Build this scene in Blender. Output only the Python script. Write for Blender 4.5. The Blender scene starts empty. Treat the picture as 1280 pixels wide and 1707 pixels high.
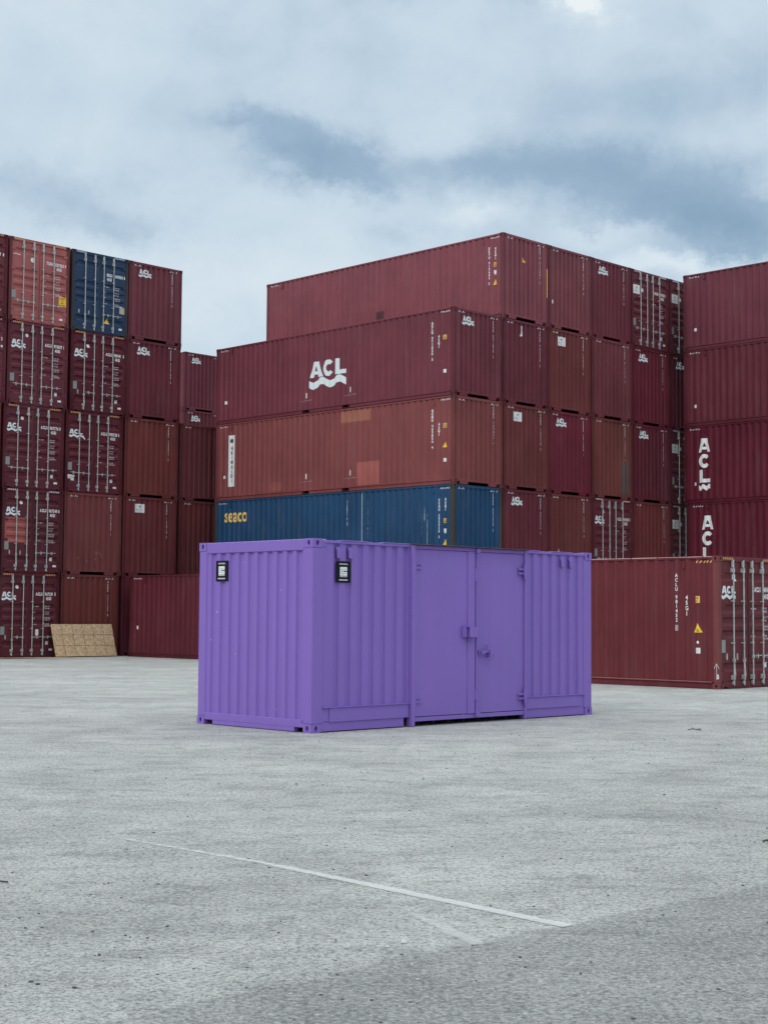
import bpy, bmesh, math, random
from math import sin, cos, pi, radians, exp
from mathutils import Vector, Matrix
random.seed(7)
scene = bpy.context.scene
COL = scene.collection

# ------------------------------------------------------------------ camera
cam_d = bpy.data.cameras.new('camera')
cam = bpy.data.objects.new('camera', cam_d)
COL.objects.link(cam)
cam_d.sensor_fit = 'VERTICAL'
cam_d.sensor_height = 36.0
cam_d.lens = 2536.26 / 1707 * 36.0
cam_d.clip_start = 0.1
cam_d.clip_end = 3000
cam.matrix_world = (Matrix.Translation((0, 0, 1.589)) @ Matrix.Rotation(pi / 2 + 0.06677, 4, 'X')
                    @ Matrix.Rotation(0.00686, 4, 'Z'))
scene.camera = cam

# ------------------------------------------------------------------ node helper
class NT:
    def __init__(self, tree):
        self.t = tree
    def n(self, kind, **kw):
        nd = self.t.nodes.new(kind)
        ins = kw.pop('ins', {})
        for k, v in kw.items():
            setattr(nd, k, v)
        for k, v in ins.items():
            self.s(nd, k, v)
        return nd
    def s(self, nd, k, v):
        sock = nd.inputs[k]
        if isinstance(v, bpy.types.NodeSocket):
            self.t.links.new(v, sock)
        else:
            if isinstance(v, (tuple, list)) and len(v) == 3 and sock.type == 'RGBA':
                v = (*v, 1)
            sock.default_value = v
    def m(self, op, a, b=0.0, c=0.0, clamp=False):
        nd = self.t.nodes.new('ShaderNodeMath')
        nd.operation = op
        nd.use_clamp = clamp
        self.s(nd, 0, a); self.s(nd, 1, b); self.s(nd, 2, c)
        return nd.outputs[0]
    def noise(self, vec, scale, detail=4, rough=.55, dist=0.0, out='Fac'):
        nd = self.n('ShaderNodeTexNoise', ins={'Scale': scale, 'Detail': detail, 'Roughness': rough, 'Distortion': dist})
        if vec is not None:
            self.s(nd, 'Vector', vec)
        return nd.outputs[out]
    def ramp(self, fac, *stops):
        nd = self.n('ShaderNodeValToRGB')
        cr = nd.color_ramp
        while len(cr.elements) < len(stops):
            cr.elements.new(0.5)
        for e, (p, c) in zip(cr.elements, stops):
            e.position = p
            e.color = (*c, 1) if isinstance(c, (tuple, list)) else (c, c, c, 1)
        self.s(nd, 0, fac)
        return nd.outputs[0]
    def mapr(self, v, a, b, c=0.0, d=1.0):
        nd = self.n('ShaderNodeMapRange', ins={0: v, 1: a, 2: b, 3: c, 4: d})
        return nd.outputs[0]
    def mix(self, f, a, b, mode='MIX'):
        nd = self.n('ShaderNodeMix', data_type='RGBA', blend_type=mode)
        self.s(nd, 0, f); self.s(nd, 6, a); self.s(nd, 7, b)
        return nd.outputs[2]
    def vscale(self, v, xyz):
        nd = self.n('ShaderNodeVectorMath', operation='MULTIPLY', ins={0: v, 1: xyz})
        return nd.outputs[0]

# ------------------------------------------------------------------ world: overcast sky
SUN_EL, SUN_AZ = radians(42), radians(-138)      # azimuth clockwise from +Y : behind the camera, to its left
world = bpy.data.worlds.new('World')
scene.world = world
world.use_nodes = True
world.node_tree.nodes.clear()
W_ = NT(world.node_tree)
sky = W_.n('ShaderNodeTexSky')
sky.sky_type = 'NISHITA'
sky.sun_disc = False
sky.sun_elevation = SUN_EL
sky.sun_rotation = SUN_AZ
tc = W_.n('ShaderNodeTexCoord')
gen = tc.outputs['Generated']
sep = W_.n('ShaderNodeSeparateXYZ', ins={0: gen})
dx, dy, dz = sep.outputs
# cloud cover : lumpy, only slightly flattened towards the horizon
gs = W_.vscale(gen, (1, 1, 1.35))
warp = W_.noise(gs, 5.0, 4, .55, out='Color')
wv = W_.n('ShaderNodeVectorMath', operation='MULTIPLY_ADD', ins={0: warp, 1: (.10, .10, .10), 2: gs}).outputs[0]
big = W_.noise(wv, 5.5, 5, .5)
fine = W_.noise(wv, 17.0, 6, .55)
az = W_.m('ARCTAN2', dx, dy)
el = W_.m('ARCSINE', dz)
w2 = W_.noise(gs, 10.0, 9, .68, out='Color')
ws = W_.n('ShaderNodeSeparateXYZ', ins={0: w2})
az2 = W_.m('MULTIPLY_ADD', W_.m('SUBTRACT', ws.outputs[0], .5), .12, az)
el2 = W_.m('MULTIPLY_ADD', W_.m('SUBTRACT', ws.outputs[1], .5), .075, el)
def blob(x, y, sx, sy, w):                     # soft banks of thicker (w<0) or thinner (w>0) cloud
    a = (x - 640) / 2536; e = .067 + (853 - y) / 2536
    u = W_.m('DIVIDE', W_.m('SUBTRACT', az2, a), sx / 2536)
    v = W_.m('DIVIDE', W_.m('SUBTRACT', el2, e), sy / 2536)
    r2 = W_.m('ADD', W_.m('MULTIPLY', u, u), W_.m('MULTIPLY', v, v))
    return W_.m('MULTIPLY', W_.m('EXPONENT', W_.m('MULTIPLY', r2, -1.0)), w)
tot = W_.m('ADD', W_.m('MULTIPLY', W_.m('SUBTRACT', big, .5), .42), W_.m('MULTIPLY', W_.m('SUBTRACT', fine, .5), .34))
tot = W_.m('ADD', tot, .62)
for b in ((800, 275, 75, 45, -.24), (940, 300, 120, 48, -.30), (1100, 345, 140, 60, -.36), (1240, 385, 100, 55, -.36), (1240, 300, 90, 40, -.12), (1180, 170, 220, 70, -.17), (1010, 200, 120, 40, -.08),
          (420, 225, 95, 20, -.20), (530, 268, 95, 40, -.40), (600, 305, 60, 26, -.18), (690, 290, 80, 40, -.16), (650, 385, 50, 22, -.12),
          (90, 345, 140, 52, -.28), (215, 385, 75, 28, -.20), (640, 10, 80, 35, -.18), (880, 15, 60, 35, -.22), (520, 120, 160, 50, -.04), (250, 190, 200, 50, -.04),
          (960, 45, 46, 28, .50), (1210, 40, 50, 30, .06), (180, 60, 180, 60, .07), (700, 190, 90, 35, .07), (330, 480, 330, 75, .20), (1150, 445, 200, 18, .34), (400, 340, 110, 32, .08), (770, 375, 60, 20, .22), (1000, 400, 80, 14, .18)):
    tot = W_.m('ADD', tot, blob(*b))
cloud = W_.ramp(tot, (0.0, (.225, .35, .48)), (.32, (.33, .46, .60)), (.60, (.56, .68, .785)), (.82, (.68, .78, .85)), (1.0, (.84, .90, .93)))
# an overcast sky is about three times as bright overhead as near the horizon, and whiter there
up = W_.m('MAXIMUM', W_.m('SUBTRACT', dz, .38), 0.0)
gv = W_.n('ShaderNodeCombineXYZ', ins={0: W_.m('MULTIPLY_ADD', up, 4.7, 1.0), 1: W_.m('MULTIPLY_ADD', up, 3.9, 1.0), 2: W_.m('MULTIPLY_ADD', up, 3.2, 1.0)}).outputs[0]
cl = W_.n('ShaderNodeVectorMath', operation='MULTIPLY', ins={0: cloud, 1: gv}).outputs[0]
cl10 = W_.vscale(cl, (10.2, 10.2, 10.2))
skyc = W_.mix(.95, sky.outputs[0], cl10)
bg = W_.n('ShaderNodeBackground', ins={'Color': skyc, 'Strength': 0.1})
wo = W_.n('ShaderNodeOutputWorld', ins={0: bg.outputs[0]})

# ------------------------------------------------------------------ sun (veiled by cloud)
sd = bpy.data.lights.new('sun', 'SUN')
sd.energy = 0.95
sd.angle = radians(16)
sd.color = (1.0, .97, .93)
sun = bpy.data.objects.new('sun', sd)
COL.objects.link(sun)
d = Vector((sin(SUN_AZ) * cos(SUN_EL), cos(SUN_AZ) * cos(SUN_EL), sin(SUN_EL)))
sun.rotation_euler = d.to_track_quat('Z', 'Y').to_euler()
sun.location = d * 100

scene.view_settings.view_transform = 'Standard'
scene.view_settings.look = 'None'
scene.view_settings.exposure = 0.0
scene.view_settings.gamma = 1.0
scene.view_settings.use_curve_mapping = False

# ------------------------------------------------------------------ materials
MAT = {}
def material(name):
    m = bpy.data.materials.new(name)
    m.use_nodes = True
    m.node_tree.nodes.clear()
    t = NT(m.node_tree)
    b = t.n('ShaderNodeBsdfPrincipled')
    t.n('ShaderNodeOutputMaterial', ins={0: b.outputs[0]})
    MAT[name] = m
    return m, t, b

def paint_mat(name, wear=1.0, rough=.5, spec=.4, rustamt=1.0):
    m, t, b = material(name)
    oi = t.n('ShaderNodeObjectInfo')
    g = t.n('ShaderNodeNewGeometry')
    P = g.outputs['Position']
    base = oi.outputs['Color']
    # sun-chalked areas and soot, both running with the steel sheets
    cloudy = t.noise(P, .55, 4, .6)
    streak = t.noise(t.vscale(P, (5.5, 5.5, .28)), 1.0, 5, .6)
    finest = t.noise(t.vscale(P, (26, 26, .9)), 1.0, 3, .6)
    grit = t.noise(P, 38, 3, .6)
    k = t.m('ADD', t.m('MULTIPLY', t.m('SUBTRACT', cloudy, .5), .55 * wear), 1.0)
    k = t.m('ADD', k, t.m('MULTIPLY', t.m('SUBTRACT', streak, .5), .42 * wear))
    k = t.m('ADD', k, t.m('MULTIPLY', t.m('SUBTRACT', finest, .5), .22 * wear))
    kv = t.n('ShaderNodeCombineXYZ', ins={0: k, 1: k, 2: k}).outputs[0]
    c = t.n('ShaderNodeVectorMath', operation='MULTIPLY', ins={0: base, 1: kv}).outputs[0]
    chalk = t.mapr(t.noise(t.vscale(P, (2.2, 2.2, .5)), 1.0, 6, .65), .52, .75, 0, .22 * wear)
    c = t.mix(chalk, c, t.mix(.40, base, (.26, .17, .16)))
    # dirt that ran down
    soot = t.mapr(t.noise(t.vscale(P, (9, 9, .18)), 1.0, 5, .7), .56, .74, 0, .38 * wear)
    c = t.mix(soot, c, t.mix(.45, base, (.035, .028, .026)))
    # rust blooms
    rn = t.noise(t.vscale(P, (1, 1, .6)), 3.3, 8, .72)
    rust = t.mapr(rn, .675, .72, 0, .75 * rustamt)
    c = t.mix(rust, c, t.mix(t.noise(P, 22, 3), (.10, .035, .018), (.20, .085, .045)))
    # pale scrapes and chips
    sc = t.mapr(t.noise(t.vscale(P, (3.0, 3.0, 22)), 1.0, 4, .65), .735, .76, 0, .35 * wear)
    ch = t.mapr(t.noise(P, 13, 5, .7), .755, .77, 0, .5 * wear)
    c = t.mix(t.m('MAXIMUM', sc, ch), c, t.mix(.5, base, (.42, .36, .36)))
    t.s(b, 'Base Color', c)
    t.s(b, 'Roughness', t.m('ADD', rough, t.m('MULTIPLY', t.m('SUBTRACT', cloudy, .4), .3)))
    t.s(b, 'Specular IOR Level', spec)
    hsum = t.m('ADD', t.m('MULTIPLY', t.noise(P, 1.7, 3, .55), 1.0), t.m('MULTIPLY', grit, .02))
    bp = t.n('ShaderNodeBump', ins={'Strength': .35 * wear + .05, 'Distance': .05, 'Height': hsum})
    t.s(b, 'Normal', bp.outputs[0])
    return m
paint_mat('container_paint', 1.25, .52, .24)
paint_mat('fresh_paint', .30, .50, .25, 0.15)
paint_mat('post_paint', 1.5, .6, .2, 1.6)

def plain(name, col, rough=.5, metal=0.0, var=.15, scale=8, bump=.0, spec=.5):
    m, t, b = material(name)
    g = t.n('ShaderNodeNewGeometry')
    nz = t.noise(g.outputs['Position'], scale, 5, .6)
    dark = tuple(x * (1 - var) for x in col); lite = tuple(min(1, x * (1 + var)) for x in col)
    t.s(b, 'Base Color', t.ramp(nz, (.3, dark), (.7, lite)))
    t.s(b, 'Roughness', rough); t.s(b, 'Metallic', metal); t.s(b, 'Specular IOR Level', spec)
    if bump:
        t.s(b, 'Normal', t.n('ShaderNodeBump', ins={'Strength': bump, 'Distance': .01, 'Height': nz}).outputs[0])
    return m
def lettering(name, col, wear_to, amt=.5):
    m, t, b = material(name)
    P = t.n('ShaderNodeNewGeometry').outputs['Position']
    nz = t.noise(t.vscale(P, (9, 9, 3)), 1.6, 6, .7)
    t.s(b, 'Base Color', t.mix(t.mapr(nz, .56, .68, 0, amt), col, wear_to))
    t.s(b, 'Roughness', .55)
    return m
lettering('white_letters', (.78, .80, .80), (.38, .30, .30), .4)
lettering('logo_white', (.66, .73, .74), (.45, .45, .47), .4)
lettering('yellow_letters', (.80, .52, .12), (.35, .25, .12), .35)
plain('sticker_white', (.72, .73, .72), .5, 0, .08, 20)
plain('sticker_grey', (.23, .25, .24), .5, 0, .15, 20)
plain('sticker_beige', (.42, .39, .30), .5, 0, .15, 20)
plain('sticker_yellow', (.82, .50, .03), .5, 0, .08, 20)
plain('sticker_orange', (.70, .42, .10), .5, 0, .12, 20)
plain('sticker_black', (.008, .008, .016), .6, 0, .1, 20, 0, .12)
plain('ink', (.05, .05, .06), .6, 0, .1, 20)
plain('pale_ink', (.30, .31, .33), .6, 0, .1, 20)
plain('galvanised', (.42, .44, .43), .45, .35, .3, 14)
plain('rubber', (.014, .012, .013), .8, 0, .2, 8)
plain('underside', (.018, .014, .014), .85, 0, .3, 4)
plain('pallet_wood', (.06, .045, .035), .8, 0, .3, 6)
plain('rusty_lip', (.07, .03, .035), .7, 0, .4, 9)
plain('dark_stone', (.06, .06, .06), .85, 0, .4, 60)
plain('pale_stone', (.50, .50, .48), .85, 0, .25, 60)
plain('twig_bark', (.035, .032, .028), .85, 0, .4, 60)
plain('dry_leaf', (.05, .045, .03), .8, 0, .4, 40)

# OSB: flakes at random angles
m, t, b = material('chipboard')
tcn = t.n('ShaderNodeTexCoord').outputs['Object']
vo = t.n('ShaderNodeTexVoronoi', ins={'Vector': t.n('ShaderNodeVectorMath', operation='ADD', ins={0: t.vscale(tcn, (1, 1, 1.6)), 1: t.vscale(t.noise(tcn, 9, 3, out='Color'), (.12, .12, .12))}).outputs[0], 'Scale': 27.0})
cc = t.n('ShaderNodeSeparateColor', ins={0: vo.outputs['Color']})
flake = t.ramp(cc.outputs[0], (0, (.32, .19, .10)), (.35, (.48, .325, .185)), (.7, (.56, .40, .25)), (1, (.68, .52, .34)))
fn = t.noise(t.vscale(tcn, (6, 6, 30)), 3, 4, .6)
colr = t.mix(t.mapr(fn, .5, .8, 0, .5), flake, (.24, .16, .09))
t.s(b, 'Base Color', colr); t.s(b, 'Roughness', .75)
t.s(b, 'Normal', t.n('ShaderNodeBump', ins={'Strength': .4, 'Distance': .004, 'Height': cc.outputs[0]}).outputs[0])

# ground : worn pale asphalt with exposed aggregate
m, t, b = material('yard_ground')
P = t.n('ShaderNodeNewGeometry').outputs['Position']
sp = t.n('ShaderNodeSeparateXYZ', ins={0: P})
big = t.noise(P, .16, 5, .6)
mid = t.noise(P, .85, 6, .62, .6)
tracks = t.noise(t.vscale(P, (.5, 1.0, 1)), 1.0, 5, .6, .4)
sm = t.noise(P, 9.0, 5, .65)
g1 = t.noise(P, 85.0, 4, .65)
vr = t.n('ShaderNodeTexVoronoi', ins={'Vector': P, 'Scale': 62.0})
vcol = t.n('ShaderNodeSeparateColor', ins={0: vr.outputs['Color']}).outputs[0]
v2 = t.n('ShaderNodeTexVoronoi', ins={'Vector': P, 'Scale': 150.0})
v2c = t.n('ShaderNodeSeparateColor', ins={0: v2.outputs['Color']}).outputs[0]
base = t.ramp(t.m('ADD', t.m('MULTIPLY', big, .30), t.m('ADD', t.m('MULTIPLY', mid, .38), t.m('MULTIPLY', tracks, .32))),
              (.37, (.36, .366, .357)), (.48, (.51, .516, .503)), (.60, (.66, .663, .648)))
# older darker paving on the near side of a long joint (runs from lower left to right)
#   joint: from (-0.70, 6.35) through (0.45, 7.55) to (2.29, 9.16)
jn = t.noise(P, 1.5, 5, .6)
jd = t.m('SUBTRACT', t.m('MULTIPLY', sp.outputs[0], .685), t.m('MULTIPLY', sp.outputs[1], .729))      # signed distance + const
jd = t.m('ADD', jd, 5.15)
jd = t.m('ADD', jd, t.m('MULTIPLY', t.m('SUBTRACT', jn, .5), .18))
older = t.mapr(jd, -.02, .06, 0, 1)
base = t.mix(t.m('MULTIPLY', older, .50), base, (.21, .218, .215))
# pale washed-out strip along the joint
strip = t.mapr(t.m('ABSOLUTE', t.m('ADD', jd, .16)), .05, .30, .32, 0)
strip = t.m('MULTIPLY', strip, t.mapr(t.noise(P, .9, 3), .38, .55))
base = t.mix(strip, base, (.60, .61, .60))
crack = t.mapr(t.m('ABSOLUTE', t.m('ADD', t.m('SUBTRACT', jd, .03), t.m('MULTIPLY', t.m('SUBTRACT', t.noise(P, 14, 4), .5), .10))), .0, .016, .5, 0)
crack = t.m('MULTIPLY', crack, t.mapr(t.noise(P, 1.7, 4), .45, .6))
base = t.mix(crack, base, (.09, .095, .095))
# short wind-blown streaks of dust and grime, across the view
grime = t.mapr(t.noise(t.vscale(P, (2.0, 3.4, 1)), 1.0, 7, .72, .5), .50, .64, 0, .55)
base = t.mix(grime, base, (.20, .21, .208))
dust = t.mapr(t.noise(t.vscale(P, (1.3, 2.4, 1)), 1.3, 6, .7, .3), .54, .72, 0, .45)
base = t.mix(dust, base, (.52, .525, .515))
# damp / oily patches, brown rust stain
stain = t.mapr(t.noise(t.vscale(P, (.5, 1.2, 1)), .8, 6, .7, .8), .60, .76, 0, .42)
base = t.mix(stain, base, (.17, .18, .18))
brn = t.mapr(t.noise(P, .5, 4, .6, .3), .66, .74, 0, .35)
base = t.mix(brn, base, (.34, .31, .26))
# aggregate: pale and dark grains
base = t.mix(t.mapr(sm, .50, .72, 0, .45), base, (.20, .21, .208))
pit = t.mapr(t.noise(t.vscale(P, (1, 1.6, 1)), 27.0, 4, .7), .40, .30, 0, .7)
base = t.mix(pit, base, (.12, .126, .125))
base = t.mix(t.mapr(vcol, .80, .96, 0, .35), base, (.62, .63, .62))
base = t.mix(t.mapr(vcol, .18, .05, 0, .60), base, (.13, .14, .14))
crumb = t.mapr(t.noise(t.vscale(P, (1, 1.4, 1)), 16.0, 6, .78), .58, .68, 0, .5)
base = t.mix(crumb, base, (.15, .157, .155))
base = t.mix(t.mapr(g1, .49, .36, 0, .75), base, (.09, .096, .095))
coarse = t.noise(P, 34.0, 5, .75)
base = t.mix(t.mapr(coarse, .38, .51, .60, 0), base, (.12, .126, .124))
base = t.mix(t.mapr(coarse, .52, .62, 0, .45), base, (.58, .585, .575))
t.s(b, 'Base Color', base)
t.s(b, 'Roughness', t.mapr(mid, .3, .7, .92, .72))
t.s(b, 'Specular IOR Level', .25)
hh = t.m('ADD', t.m('MULTIPLY', g1, 1.0), t.m('ADD', t.m('MULTIPLY', vr.outputs['Distance'], .9), t.m('MULTIPLY', sm, 1.6)))
hh = t.m('ADD', hh, t.m('MULTIPLY', coarse, 2.0))
b1 = t.n('ShaderNodeBump', ins={'Strength': 1.0, 'Distance': .013, 'Height': hh})
b2 = t.n('ShaderNodeBump', ins={'Strength': .7, 'Distance': .10, 'Height': mid, 'Normal': b1.outputs[0]})
t.s(b, 'Normal', b2.outputs[0])

# worn painted line : paint film with holes worn through it
def line_mat(name, cover, alpha=.9):
    m, t, b = material(name)
    P = t.n('ShaderNodeNewGeometry').outputs['Position']
    v = t.n('ShaderNodeTexVoronoi', ins={'Vector': P, 'Scale': 70.0})
    vc = t.n('ShaderNodeSeparateColor', ins={0: v.outputs['Color']}).outputs[0]
    nz = t.noise(P, 5.0, 7, .72)
    t.s(b, 'Base Color', t.mix(t.mapr(vc, .6, 1, 0, .6), (.56, .57, .565), (.40, .41, .41)))
    t.s(b, 'Roughness', .8)
    edge = t.n('ShaderNodeTexCoord').outputs['UV']
    es = t.n('ShaderNodeSeparateXYZ', ins={0: edge})
    soft = t.m('MULTIPLY', t.m('MINIMUM', es.outputs[1], t.m('SUBTRACT', 1.0, es.outputs[1])), 2.6)
    lon = t.mapr(es.outputs[0], .0, .68, -.55, .95)
    a = t.m('ADD', t.m('MULTIPLY', t.m('SUBTRACT', nz, .5), 2.4), t.m('ADD', t.m('MULTIPLY', soft, .8), t.m('MULTIPLY', lon, cover)))
    a = t.m('SUBTRACT', a, t.m('MULTIPLY', vc, .75))
    a = t.m('ADD', a, t.m('MULTIPLY', t.m('SUBTRACT', t.noise(P, 38.0, 4, .7), .5), 1.6))
    t.s(b, 'Alpha', t.mapr(a, .15, .75, 0, alpha))
    return m
line_mat('worn_line_paint', 1.1, .66)
line_mat('ghost_line_paint', .75, .45)

# ------------------------------------------------------------------ mesh building
class MB:
    def __init__(self):
        self.v = []; self.f = []
    def add(self, vs, fs):
        n = len(self.v)
        self.v += [tuple(p) for p in vs]
        self.f += [tuple(n + i for i in f) for f in fs]
        return self
    def box(self, x0, x1, y0, y1, z0, z1):
        if x1 < x0: x0, x1 = x1, x0
        if y1 < y0: y0, y1 = y1, y0
        if z1 < z0: z0, z1 = z1, z0
        vs = [(x, y, z) for z in (z0, z1) for y in (y0, y1) for x in (x0, x1)]
        return self.add(vs, [(0, 2, 3, 1), (4, 5, 7, 6), (0, 1, 5, 4), (2, 6, 7, 3), (0, 4, 6, 2), (1, 3, 7, 5)])
    def fbox(self, F, s0, s1, z0, z1, d0, d1):        # box given in a face frame
        a = F(s0, z0, d0); c = F(s1, z1, d1)
        return self.box(a[0], c[0], a[1], c[1], a[2], c[2])
    def tube(self, a, c, r, n=10, caps=True):
        a = Vector(a); c = Vector(c); ax = (c - a).normalized()
        u = ax.orthogonal().normalized(); w = ax.cross(u)
        vs = []
        for p in (a, c):
            for i in range(n):
                an = 2 * pi * i / n
                vs.append(p + u * (r * cos(an)) + w * (r * sin(an)))
        fs = [(i, (i + 1) % n, n + (i + 1) % n, n + i) for i in range(n)]
        if caps:
            fs += [tuple(range(n - 1, -1, -1)), tuple(range(n, 2 * n))]
        return self.add(vs, fs)
    def prism(self, pts, fn, d0, d1):                  # polygon in (s,z), extruded over depth
        n = len(pts)
        vs = [fn(s, z, d0) for s, z in pts] + [fn(s, z, d1) for s, z in pts]
        fs = [tuple(range(n)), tuple(range(2 * n - 1, n - 1, -1))] + [(i, n + i, n + (i + 1) % n, (i + 1) % n) for i in range(n)]
        return self.add(vs, fs)
    def mesh(self, name, fixn=True, bevel=0.0):
        me = bpy.data.meshes.new(name)
        me.from_pydata(self.v, [], self.f)
        bm = bmesh.new(); bm.from_mesh(me)
        if fixn: bmesh.ops.recalc_face_normals(bm, faces=bm.faces)
        if bevel:
            bmesh.ops.bevel(bm, geom=list(bm.edges), offset=bevel, segments=1, affect='EDGES', profile=.5)
        bm.to_mesh(me); bm.free()
        return me

def put(name, me, mat, parent=None, loc=(0, 0, 0), color=None, rot=None, label=None):
    o = bpy.data.objects.new(name, me)
    COL.objects.link(o)
    if me is not None and not me.materials:
        me.materials.append(None)
    if me is not None:
        if me.materials[0] is None:
            me.materials[0] = MAT[mat]
        elif me.materials[0] != MAT[mat]:
            o.material_slots[0].link = 'OBJECT'
            o.material_slots[0].material = MAT[mat]
    o.location = loc
    if rot: o.rotation_euler = rot
    if color: o.color = (*color, 1)
    if parent: o.parent = parent
    if label: o['label'] = label
    return o
def tag(o, label, cat, group=None, kind=None):
    if kind: o['kind'] = kind
    if label: o['label'] = label
    if cat: o['category'] = cat
    if group: o['group'] = group
    return o

# ------------------------------------------------------------------ lettering
GL = {}
def load_glyphs():
    made = []
    for ch in "ABCDEFGHIJKLMNOPQRSTUVWXYZ0123456789.,/'-":
        made.append((ch, ch, .055))
    for ch in 'seaco':
        made.append((ch + '!', ch, .022))
    for ch in 'ABCDEFGHIJKLMNOPQRSTUVWXYZ0123456789.,-'+"'":
        made.append((ch + '_', ch, .02))
    objs = []
    for key, ch, off in made:
        cu = bpy.data.curves.new('glyph', 'FONT')
        cu.body = ch; cu.offset = off; cu.resolution_u = 3; cu.fill_mode = 'FRONT'
        o = bpy.data.objects.new('glyph', cu)
        COL.objects.link(o); objs.append((key, o, cu))
    dg = bpy.context.evaluated_depsgraph_get()
    dg.update()
    for key, o, cu in objs:
        me = bpy.data.meshes.new_from_object(o.evaluated_get(dg))
        vs = [(v.co.x, v.co.y) for v in me.vertices]
        fs = [tuple(p.vertices) for p in me.polygons]
        x0 = min(v[0] for v in vs); x1 = max(v[0] for v in vs)
        GL[key] = ([(x - x0, y) for x, y in vs], fs, x1 - x0)
        bpy.data.meshes.remove(me)
    for key, o, cu in objs:
        bpy.data.objects.remove(o); bpy.data.curves.remove(cu)
load_glyphs()
CAP = max(y for x, y in GL['H'][0])
class Shape:
    """flat artwork in a face's (s, z) plane"""
    def __init__(self): self.v = []; self.f = []
    def poly(self, pts):
        n = len(self.v); self.v += list(pts); self.f.append(tuple(range(n, n + len(pts)))); return self
    def rect(self, s0, s1, z0, z1): return self.poly([(s0, z0), (s1, z0), (s1, z1), (s0, z1)])
    def disc(self, s, z, r, n=14): return self.poly([(s + r * cos(2 * pi * i / n), z + r * sin(2 * pi * i / n)) for i in range(n)])
    def glyph(self, key, s, z, h, wid=None, cond=.62):
        vs, fs, w = GL[key]
        k = h / CAP; kx = k * cond if wid is None else wid / max(w, .25)
        n = len(self.v)
        self.v += [(s + x * kx, z + y * k) for x, y in vs]
        self.f += [tuple(n + i for i in f) for f in fs]
        return w * kx
    def text(self, st, s, z, h, cond=.62, gap=.16, suf=''):
        for ch in st:
            if ch == ' ':
                s += h * .42; continue
            s += self.glyph(ch + suf, s, z, h, None, cond) + h * gap
        return s
    def vtext(self, st, s, ztop, h, pitch, cond=.62, suf=''):
        z = ztop
        for ch in st:
            if ch == ' ':
                z -= pitch * .75; continue
            if ch == '[':
                continue
            w = GL[ch + suf][2] * h / CAP * cond
            self.glyph(ch + suf, s - w / 2, z - h, h, None, cond)
            z -= pitch
        return z
    def logo(self, s, z, w, h):                       # three block letters over a wave
        def P(pts): self.poly([(s + a * w, z + c * h) for a, c in pts])
        y0, y1 = .43, 1.0
        hh = lambda q: y0 + (y1 - y0) * q
        P([(.02, hh(0)), (.14, hh(0)), (.155, hh(.18)), (.165, hh(.38)), (.19, hh(.74)), (.185, hh(1)), (.11, hh(1))])
        P([(.24, hh(0)), (.37, hh(0)), (.27, hh(1)), (.185, hh(1)), (.19, hh(.74)), (.215, hh(.38)), (.225, hh(.18))])
        P([(.155, hh(.18)), (.225, hh(.18)), (.215, hh(.38)), (.165, hh(.38))])
        n = 14; a0, a1 = radians(38), radians(322)
        for i in range(n):
            t0 = a0 + (a1 - a0) * i / n; t1 = a0 + (a1 - a0) * (i + 1) / n
            q = lambda t, rx, rz: (.525 + rx * cos(t), hh(.5 + rz * sin(t)))
            P([q(t0, .055, .24), q(t0, .155, .53), q(t1, .155, .53), q(t1, .055, .24)])
        P([(.70, hh(0)), (.82, hh(0)), (.82, hh(1)), (.70, hh(1))])
        P([(.82, hh(0)), (1.0, hh(0)), (1.0, hh(.27)), (.82, hh(.27))])
        n = 24
        f = lambda x: .20 - .085 * sin(2 * pi * x / .47)
        for i in range(n):
            a, c = i / n, (i + 1) / n
            P([(a, f(a) - .13), (c, f(c) - .13), (c, f(c) + .13), (a, f(a) + .13)])
        return self

# ------------------------------------------------------------------ container geometry
W = 2.438; L40 = 12.192; H = 2.9025
def frames(L):
    return {'front': lambda s, z, d=0: (s, d, z), 'back': lambda s, z, d=0: (W - s, L - d, z),
            'left': lambda s, z, d=0: (d, L - s, z), 'right': lambda s, z, d=0: (W - d, s, z)}
FR = frames(L40)
def corr_breaks(s0, s1, outer, slope, inner, depth, lead=0.0):
    """piecewise linear profile: list of (s, depth)"""
    pitch = outer + inner + 2 * slope
    n = int((s1 - s0 - outer) // pitch)
    used = n * pitch + outer
    st = s0 + (s1 - s0 - used) / 2
    br = [(s0, 0.0)]
    x = st
    for i in range(n):
        x += outer if i else outer
        br += [(x, 0.0), (x + slope, depth), (x + slope + inner, depth), (x + 2 * slope + inner, 0.0)]
        x += 2 * slope + inner
    br.append((s1, 0.0))
    return br
def prof(br):
    def f(s, z=0):
        if s <= br[0][0]: return br[0][1]
        for (a, da), (c, dc) in zip(br, br[1:]):
            if s <= c:
                return da if c - a < 1e-9 else da + (dc - da) * (s - a) / (c - a)
        return br[-1][1]
    return f
D0 = .012
SIDE = corr_breaks(.15, L40 - .15, .082, .056, .084, .034)
FRONT = corr_breaks(.12, W - .12, .088, .030, .092, .048)
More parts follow.
